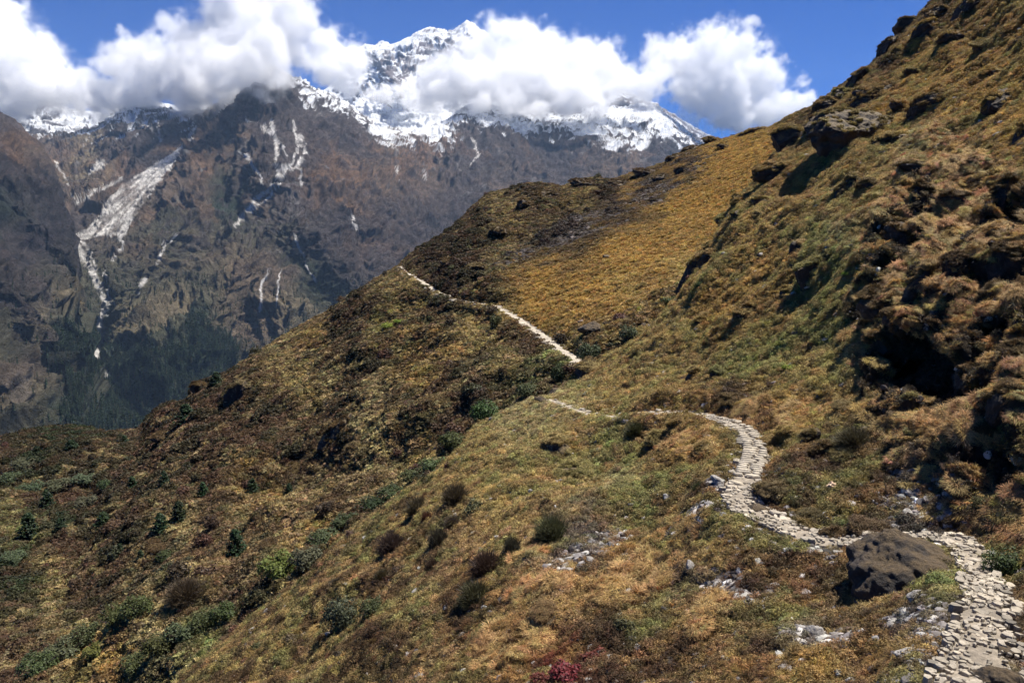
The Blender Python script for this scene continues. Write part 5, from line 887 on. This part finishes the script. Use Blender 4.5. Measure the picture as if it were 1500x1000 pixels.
for pi, (Q, wq) in enumerate(path_lines):
    T = np.gradient(Q, axis=0); T[:, 2] = 0; T /= np.linalg.norm(T, axis=1)[:, None] + 1e-9; Sd = np.stack([T[:, 1], -T[:, 0], 0 * T[:, 0]], -1)
    X, Y, D = proj(Q); seg = np.r_[0, np.cumsum(np.linalg.norm(np.diff(Q, axis=0), axis=1))]
    # bed: a low embankment across the line
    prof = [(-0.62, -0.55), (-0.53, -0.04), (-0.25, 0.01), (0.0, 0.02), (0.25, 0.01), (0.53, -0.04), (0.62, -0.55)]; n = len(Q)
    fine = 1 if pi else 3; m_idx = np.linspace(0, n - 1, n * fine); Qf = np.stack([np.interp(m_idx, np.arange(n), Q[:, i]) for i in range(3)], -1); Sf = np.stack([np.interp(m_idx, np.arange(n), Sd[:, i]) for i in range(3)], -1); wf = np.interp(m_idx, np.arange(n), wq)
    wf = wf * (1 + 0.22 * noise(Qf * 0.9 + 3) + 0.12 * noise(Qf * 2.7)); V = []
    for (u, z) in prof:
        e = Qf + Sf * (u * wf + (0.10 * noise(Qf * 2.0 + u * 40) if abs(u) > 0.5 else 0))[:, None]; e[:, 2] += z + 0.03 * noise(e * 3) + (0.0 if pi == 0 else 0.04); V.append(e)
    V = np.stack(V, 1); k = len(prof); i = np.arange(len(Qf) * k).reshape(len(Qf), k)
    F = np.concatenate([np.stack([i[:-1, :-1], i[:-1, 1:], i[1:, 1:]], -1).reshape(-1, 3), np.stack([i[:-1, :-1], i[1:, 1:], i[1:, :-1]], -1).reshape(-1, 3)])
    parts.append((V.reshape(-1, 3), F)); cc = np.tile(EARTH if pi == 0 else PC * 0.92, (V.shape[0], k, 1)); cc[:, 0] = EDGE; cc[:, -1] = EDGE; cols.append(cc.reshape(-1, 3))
    # stones
    s = 0.0
    while s < seg[-1]:
        c0 = np.array([np.interp(s, seg, Q[:, j]) for j in range(3)]); j = min(int(np.searchsorted(seg, s)), n - 1); t, sd, w, d, yy, xx = T[j], Sd[j], wq[j], D[j], Y[j], X[j]
        cell = float(np.clip(0.16 * (d / 14) ** 0.75, 0.14, 0.9)) * (0.75 + 0.6 * rp.rand())
        step_zone = pi == 0 and 622 < yy < 700 and 1070 < xx < 1120
        if step_zone:
            cell = 0.34; u = -w / 2
            while u < w / 2 - 0.1:
                l = 0.35 + 0.3 * rp.rand(); l = min(l, w / 2 - u + 0.05)
                addp(slab(rp, c0 + sd * (u + l / 2) + np.array([0, 0, 0.10]), t, sd, l * 1.0, cell * 1.0, 0.14, -0.13, 0.12), PC * (1.0 + 0.15 * rp.rand())); u += l
        else:
            u = -w / 2 - 0.05
            while u < w / 2 + 0.05:
                l = cell * (0.5 + 1.5 * rp.rand() ** 1.5); p = c0 + sd * (u + l / 2) + t * rp.normal() * cell * 0.22
                if rp.rand() < (0.90 if pi == 0 else 0.6) and noise(np.array([p * 0.9]))[0] < 0.42:
                    th = rp.rand() * 3.14; t2 = t * math.cos(th) + sd * math.sin(th); s2 = np.array([t2[1], -t2[0], 0])
                    addp(slab(rp, p + np.array([0, 0, 0.022 + 0.04 * rp.rand() ** 2 * (1 if d < 60 else 2.2)]), t2, s2, l * 1.02, cell * (0.95 + 0.5 * rp.rand()), 0.12, rp.normal() * 0.11, 0.5), PC * (0.8 + 0.35 * rp.rand()) * [1, 0.99, 0.96 + 0.04 * rp.rand()])
                u += l * 0.92
        if d < 40:
            for _ in range(5):
                p = c0 + sd * (rp.rand() - 0.5) * w * 1.15 + t * rp.normal() * 0.08; th = rp.rand() * 3.14; t2 = np.array([math.cos(th), math.sin(th), 0]); g_ = 0.05 + 0.07 * rp.rand()
                addp(slab(rp, p + np.array([0, 0, 0.035 + 0.03 * rp.rand()]), t2, np.array([t2[1], -t2[0], 0]), g_, g_ * 0.7, 0.04, rp.normal() * 0.3, 0.4), PC * (0.55 + 0.6 * rp.rand()))
        # kerb of bigger stones on both edges
        for sg in (-1, 1):
            if rp.rand() < 0.22:
                l = cell * (0.7 + 1.1 * rp.rand()); addp(slab(rp, c0 + sd * sg * (w / 2 + 0.06 * rp.rand()) + np.array([0, 0, 0.02 + 0.07 * rp.rand()]), t, sd, cell * 1.2, l, 0.28, rp.normal() * 0.1, 0.3), PC * (0.45 + 0.6 * rp.rand()))
        s += cell * 0.9
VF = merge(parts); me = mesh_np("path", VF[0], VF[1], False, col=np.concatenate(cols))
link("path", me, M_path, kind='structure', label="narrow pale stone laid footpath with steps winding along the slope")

# ------------------------------------------------------------------ litter
def crumple(name, px, py, size, col, label, cat, seed, flat=0.5, rough_=0.4):
    P, n, d = SA.at(px, py); rr = np.random.RandomState(seed); bm = bmesh.new(); bmesh.ops.create_icosphere(bm, subdivisions=4, radius=0.5)
    V = np.array([v.co[:] for v in bm.verts]); F = np.array([[v.index for v in f.verts] for f in bm.faces]); bm.free(); V = V * (1 + 0.5 * noise(V * 2 + seed))[:, None]; V += V * (ridged(V * 5 + seed, 3)[:, None] - 0.4) * 0.3
    s = size * d / FPX; me = mesh_np(name, V * [s, s * 0.7, s * flat], F, False); m, nt, b = new_mat(name + '_plastic'); b.inputs['Base Color'].default_value = (*col, 1); b.inputs['Roughness'].default_value = rough_
    return link(name, me, m, label=label, cat=cat, loc=tuple(P + np.array([0, 0, s * flat * 0.4])), rot=(0.2, -0.5, rr.rand() * 6))
crumple('plastic_bag', 1219, 716, 17, (0.55, 0.38, 0.24), "crumpled tan plastic bag lying on the slope above the path", 'bag', 3, 0.8)
crumple('plastic_wrapper', 1233, 715, 9, (0.03, 0.13, 0.5), "blue plastic wrapper touching the tan bag", 'wrapper', 4)
crumple('paper_scrap', 1342, 735, 12, (0.75, 0.77, 0.82), "white crumpled paper scrap on the rubble above the great boulder", 'paper', 5)
crumple('food_wrapper', 1087, 889, 10, (0.05, 0.35, 0.22), "green wrapper beside the rounded pale stone", 'wrapper', 6)
crumple('paper_tissue', 1072, 893, 7, (0.8, 0.8, 0.8), "tiny white tissue left of the green wrapper", 'paper', 8)
# ------------------------------------------------------------------ clouds: real volumes hanging round the peaks
PUFF = [(-30, 60, 62, 7400), (10, 105, 58, 7400), (60, 130, 42, 7200), (42, 66, 30, 7300), (15, 20, 26, 7400), (-20, -10, 40, 7400), (95, 146, 26, 7000), (112, 125, 24, 7200), (150, 132, 30, 7000), (60, 100, 34, 7300), (-60, 120, 60, 7300),
        (175, 52, 9, 6900), (183, 72, 18, 6900), (195, 105, 36, 6700), (230, 118, 40, 6500), (225, 85, 24, 6700), (262, 62, 30, 6500), (255, 100, 36, 6400), (300, 60, 40, 6200), (335, 30, 44, 6100), (375, 5, 44, 6000), (410, 40, 44, 6000), (365, 62, 50, 5500), (320, 98, 40, 5400), (285, 122, 34, 5600), (345, 90, 40, 4900),
        (390, 80, 30, 4900), (425, 22, 26, 6100), (430, 78, 30, 6000), (262, 142, 16, 5600), (205, 140, 22, 6600), (310, 140, 14, 5300), (165, 150, 14, 6900), (330, -20, 40, 6200), (400, -20, 50, 6100),
        (470, 70, 32, 7600), (500, 92, 32, 7700), (478, 110, 24, 7400), (515, 118, 16, 7900), (480, 55, 20, 7700), (600, 140, 18, 8000), (560, 146, 14, 7800),
        (640, 122, 28, 7700), (680, 112, 28, 7600), (712, 78, 36, 7600), (752, 62, 32, 7600), (790, 78, 34, 7500), (760, 115, 42, 7300), (705, 132, 30, 7200), (655, 142, 20, 7200), (842, 100, 40, 7300), (880, 78, 24, 7500), (815, 132, 32, 7000), (865, 130, 32, 7000), (900, 112, 34, 7300), (850, 62, 14, 7600), (740, 42, 16, 7700), (935, 128, 28, 7300), (800, 48, 14, 7600),
        (968, 82, 26, 8600), (1000, 92, 36, 8600), (1048, 82, 38, 8600), (1090, 78, 32, 8600), (1060, 128, 42, 8500), (1108, 130, 38, 8600), (1145, 148, 28, 8600), (1180, 150, 14, 8600), (1120, 168, 28, 8500), (1060, 168, 30, 8400), (1012, 138, 32, 8400), (955, 112, 26, 8200), (1095, 55, 20, 8600), (1165, 165, 22, 8600), (1085, 192, 20, 8400), (1135, 110, 16, 8600)]
PUFF += [(400, 95, 26, 4750), (360, 85, 36, 4800), (690, 150, 20, 6900), (740, 155, 20, 6800), (790, 158, 22, 6700), (870, 152, 18, 6800), (190, 150, 22, 6500), (130, 158, 18, 6900), (40, 140, 36, 7200), (1175, 140, 14, 8600), (350, 100, 44, 4850), (395, 70, 32, 4800), (300, 118, 40, 5200), (250, 132, 30, 5900), (290, 138, 24, 5400), (150, 140, 26, 6700), (100, 152, 20, 7000), (700, 118, 40, 7400), (760, 142, 32, 6950), (832, 150, 24, 6750), (650, 130, 28, 7600), (610, 132, 18, 8000), (622, 150, 18, 7800), (900, 140, 24, 6950), (800, 120, 40, 7200), (880, 110, 36, 7400), (0, 130, 44, 7300)]
VX = 17.0
pc = np.array([unproj(a, b_, d) for a, b_, _, d in PUFF]); pr = np.array([1.16 * q * d / FPX for _, _, q, d in PUFF])
def cloud_box(name, sel, label, thick):
    c = pc[sel]; rr_ = pr[sel]; lo = (c - rr_[:, None] * 1.35).min(0); hi = (c + rr_[:, None] * 1.35).max(0)
    nxyz = np.maximum(((hi - lo) / VX).astype(int) + 1, 8); axes = [lo[i] + VX * np.arange(nxyz[i]) for i in range(3)]; hi = np.array([a[-1] for a in axes])
    X, Y, Z = np.meshgrid(*axes, indexing='ij'); base = np.full(X.shape, -1.0, np.float32)
    for q, R in zip(c, rr_):
        i0 = [max(0, int((q[k] - R * 1.4 - lo[k]) / VX)) for k in range(3)]; i1 = [min(nxyz[k], int((q[k] + R * 1.4 - lo[k]) / VX) + 2) for k in range(3)]
        s = tuple(slice(a, b_) for a, b_ in zip(i0, i1)); dd = np.sqrt((X[s] - q[0]) ** 2 + ((Y[s] - q[1])) ** 2 + ((Z[s] - q[2]) * 1.0) ** 2) / R
        base[s] = np.maximum(base[s], 1 - dd)
    m = base > -0.55; Pm = np.stack([X[m], Y[m], Z[m]], -1) / 1000.0
    W = np.stack([fbm(Pm * 2.6 + k * 31, 2) * 0.150 + fbm(Pm * 8.0 + k * 17, 3, 0.6) * 0.075 for k in range(3)], -1)       # ragged, curling edges
    ii = [np.clip(((Pm[:, k] + W[:, k]) * 1000.0 - lo[k]) / VX, 0, nxyz[k] - 1.001) for k in range(3)]; i0 = [q.astype(int) for q in ii]; fr_ = [q - p for q, p in zip(ii, i0)]; f = 0
    for dx in (0, 1):
        for dy in (0, 1):
            for dz in (0, 1):
                f = f + base[i0[0] + dx, i0[1] + dy, i0[2] + dz] * (fr_[0] if dx else 1 - fr_[0]) * (fr_[1] if dy else 1 - fr_[1]) * (fr_[2] if dz else 1 - fr_[2])
    f = f - 0.30 * (np.abs(fbm(Pm * 5.0 + 7, 3)) * 1.6 - 0.42) + 0.38 * fbm(Pm * 11, 4, 0.65)
    dens = np.zeros(X.shape, np.float32); dens[m] = (sstep(-0.05, 0.45, f) ** 1.5 + 0.10 * sstep(-0.35, 0.1, f) * sstep(-0.05, 0.5, fbm(Pm * 5 + 60, 4, 0.6))) * thick
    # the field is handed over as one value per grid point and turned into a volume by geometry nodes
    me = bpy.data.meshes.new(name); n = dens.size; me.vertices.add(n); a = me.attributes.new('dens', 'FLOAT', 'POINT'); a.data.foreach_set('value', dens.ravel())
    o = link(name, me, kind='stuff'); o["label"] = label
    ng = bpy.data.node_groups.new(name, 'GeometryNodeTree'); ng.interface.new_socket('Geometry', in_out='INPUT', socket_type='NodeSocketGeometry'); ng.interface.new_socket('Geometry', in_out='OUTPUT', socket_type='NodeSocketGeometry')
    L = ng.links.new; gi = ng.nodes.new('NodeGroupInput'); go = ng.nodes.new('NodeGroupOutput'); vc = ng.nodes.new('GeometryNodeVolumeCube'); si = ng.nodes.new('GeometryNodeSampleIndex'); si.data_type = 'FLOAT'; si.domain = 'POINT'
    na = ng.nodes.new('GeometryNodeInputNamedAttribute'); na.data_type = 'FLOAT'; na.inputs['Name'].default_value = 'dens'
    ps = ng.nodes.new('GeometryNodeInputPosition'); sx = ng.nodes.new('ShaderNodeSeparateXYZ'); L(ps.outputs[0], sx.inputs[0]); prev = None
    for k in range(3):
        sub = ng.nodes.new('ShaderNodeMath'); sub.operation = 'SUBTRACT'; L(sx.outputs[k], sub.inputs[0]); sub.inputs[1].default_value = float(lo[k])
        dv = ng.nodes.new('ShaderNodeMath'); dv.operation = 'DIVIDE'; L(sub.outputs[0], dv.inputs[0]); dv.inputs[1].default_value = VX
        ro = ng.nodes.new('ShaderNodeMath'); ro.operation = 'ROUND'; L(dv.outputs[0], ro.inputs[0]); cl = ng.nodes.new('ShaderNodeClamp'); L(ro.outputs[0], cl.inputs[0]); cl.inputs[1].default_value = 0; cl.inputs[2].default_value = float(nxyz[k] - 1)
        if prev is None: prev = cl.outputs[0]
        else:
            ma = ng.nodes.new('ShaderNodeMath'); ma.operation = 'MULTIPLY_ADD'; L(prev, ma.inputs[0]); ma.inputs[1].default_value = float(nxyz[k]); L(cl.outputs[0], ma.inputs[2]); prev = ma.outputs[0]
    L(gi.outputs[0], si.inputs['Geometry']); L(na.outputs['Attribute'], si.inputs['Value']); L(prev, si.inputs['Index']); L(si.outputs[0], vc.inputs['Density'])
    vc.inputs['Min'].default_value = tuple(lo); vc.inputs['Max'].default_value = tuple(hi)
    for k, nm in enumerate('XYZ'): vc.inputs['Resolution ' + nm].default_value = int(nxyz[k])
    sm_ = ng.nodes.new('GeometryNodeSetMaterial'); sm_.inputs['Material'].default_value = M_cloud; L(vc.outputs[0], sm_.inputs[0]); L(sm_.outputs[0], go.inputs[0])
    md = o.modifiers.new('volume', 'NODES'); md.node_group = ng; o.data.materials.append(M_cloud); return o
M_cloud = bpy.data.materials.new('cloud_vapour'); M_cloud.use_nodes = True; nt = M_cloud.node_tree; nt.nodes.clear()
out = nt.nodes.new('ShaderNodeOutputMaterial'); pv = nt.nodes.new('ShaderNodeVolumePrincipled'); pv.inputs['Color'].default_value = (1, 1, 1, 1); pv.inputs['Density'].default_value = 1.0; pv.inputs['Anisotropy'].default_value = 0.0
nt.links.new(pv.outputs[0], out.inputs['Volume'])
idx_ = np.array([p[0] for p in PUFF])
deps = np.array([p[3] for p in PUFF])
cloud_box("clouds", idx_ < 168, "white clouds over the left valley head", 0.011)
cloud_box("clouds", (idx_ >= 168) & (idx_ < 440), "towering grey based cloud wrapped round the central rock summit", 0.011)
cloud_box("clouds", (idx_ >= 440) & (idx_ < 952), "broad cloud bank lying below the snow peak", 0.011)
cloud_box("clouds", idx_ >= 952, "bright cumulus cloud over the golden slope's skyline", 0.011)

# ------------------------------------------------------------------ the air between
V = [(-12500, -300, -1300), (12500, -300, -1300), (12500, 17000, -1300), (-12500, 17000, -1300), (-12500, -300, 3050), (12500, -300, 3050), (12500, 17000, 3050), (-12500, 17000, 3050)]
me = bpy.data.meshes.new("haze"); me.from_pydata(V, [], [(0, 3, 2, 1), (4, 5, 6, 7), (0, 1, 5, 4), (1, 2, 6, 5), (2, 3, 7, 6), (3, 0, 4, 7)]); 
M_haze = bpy.data.materials.new('air'); M_haze.use_nodes = True; nt = M_haze.node_tree; nt.nodes.clear()
out = nt.nodes.new('ShaderNodeOutputMaterial'); pv = nt.nodes.new('ShaderNodeVolumePrincipled'); pv.inputs['Color'].default_value = (0.48, 0.70, 1.0, 1); pv.inputs['Density'].default_value = 0.000019; pv.inputs['Anisotropy'].default_value = 0.0
nt.links.new(pv.outputs[0], out.inputs['Volume'])
link("haze", me, M_haze, kind='stuff', label="thin blue air over the valley")
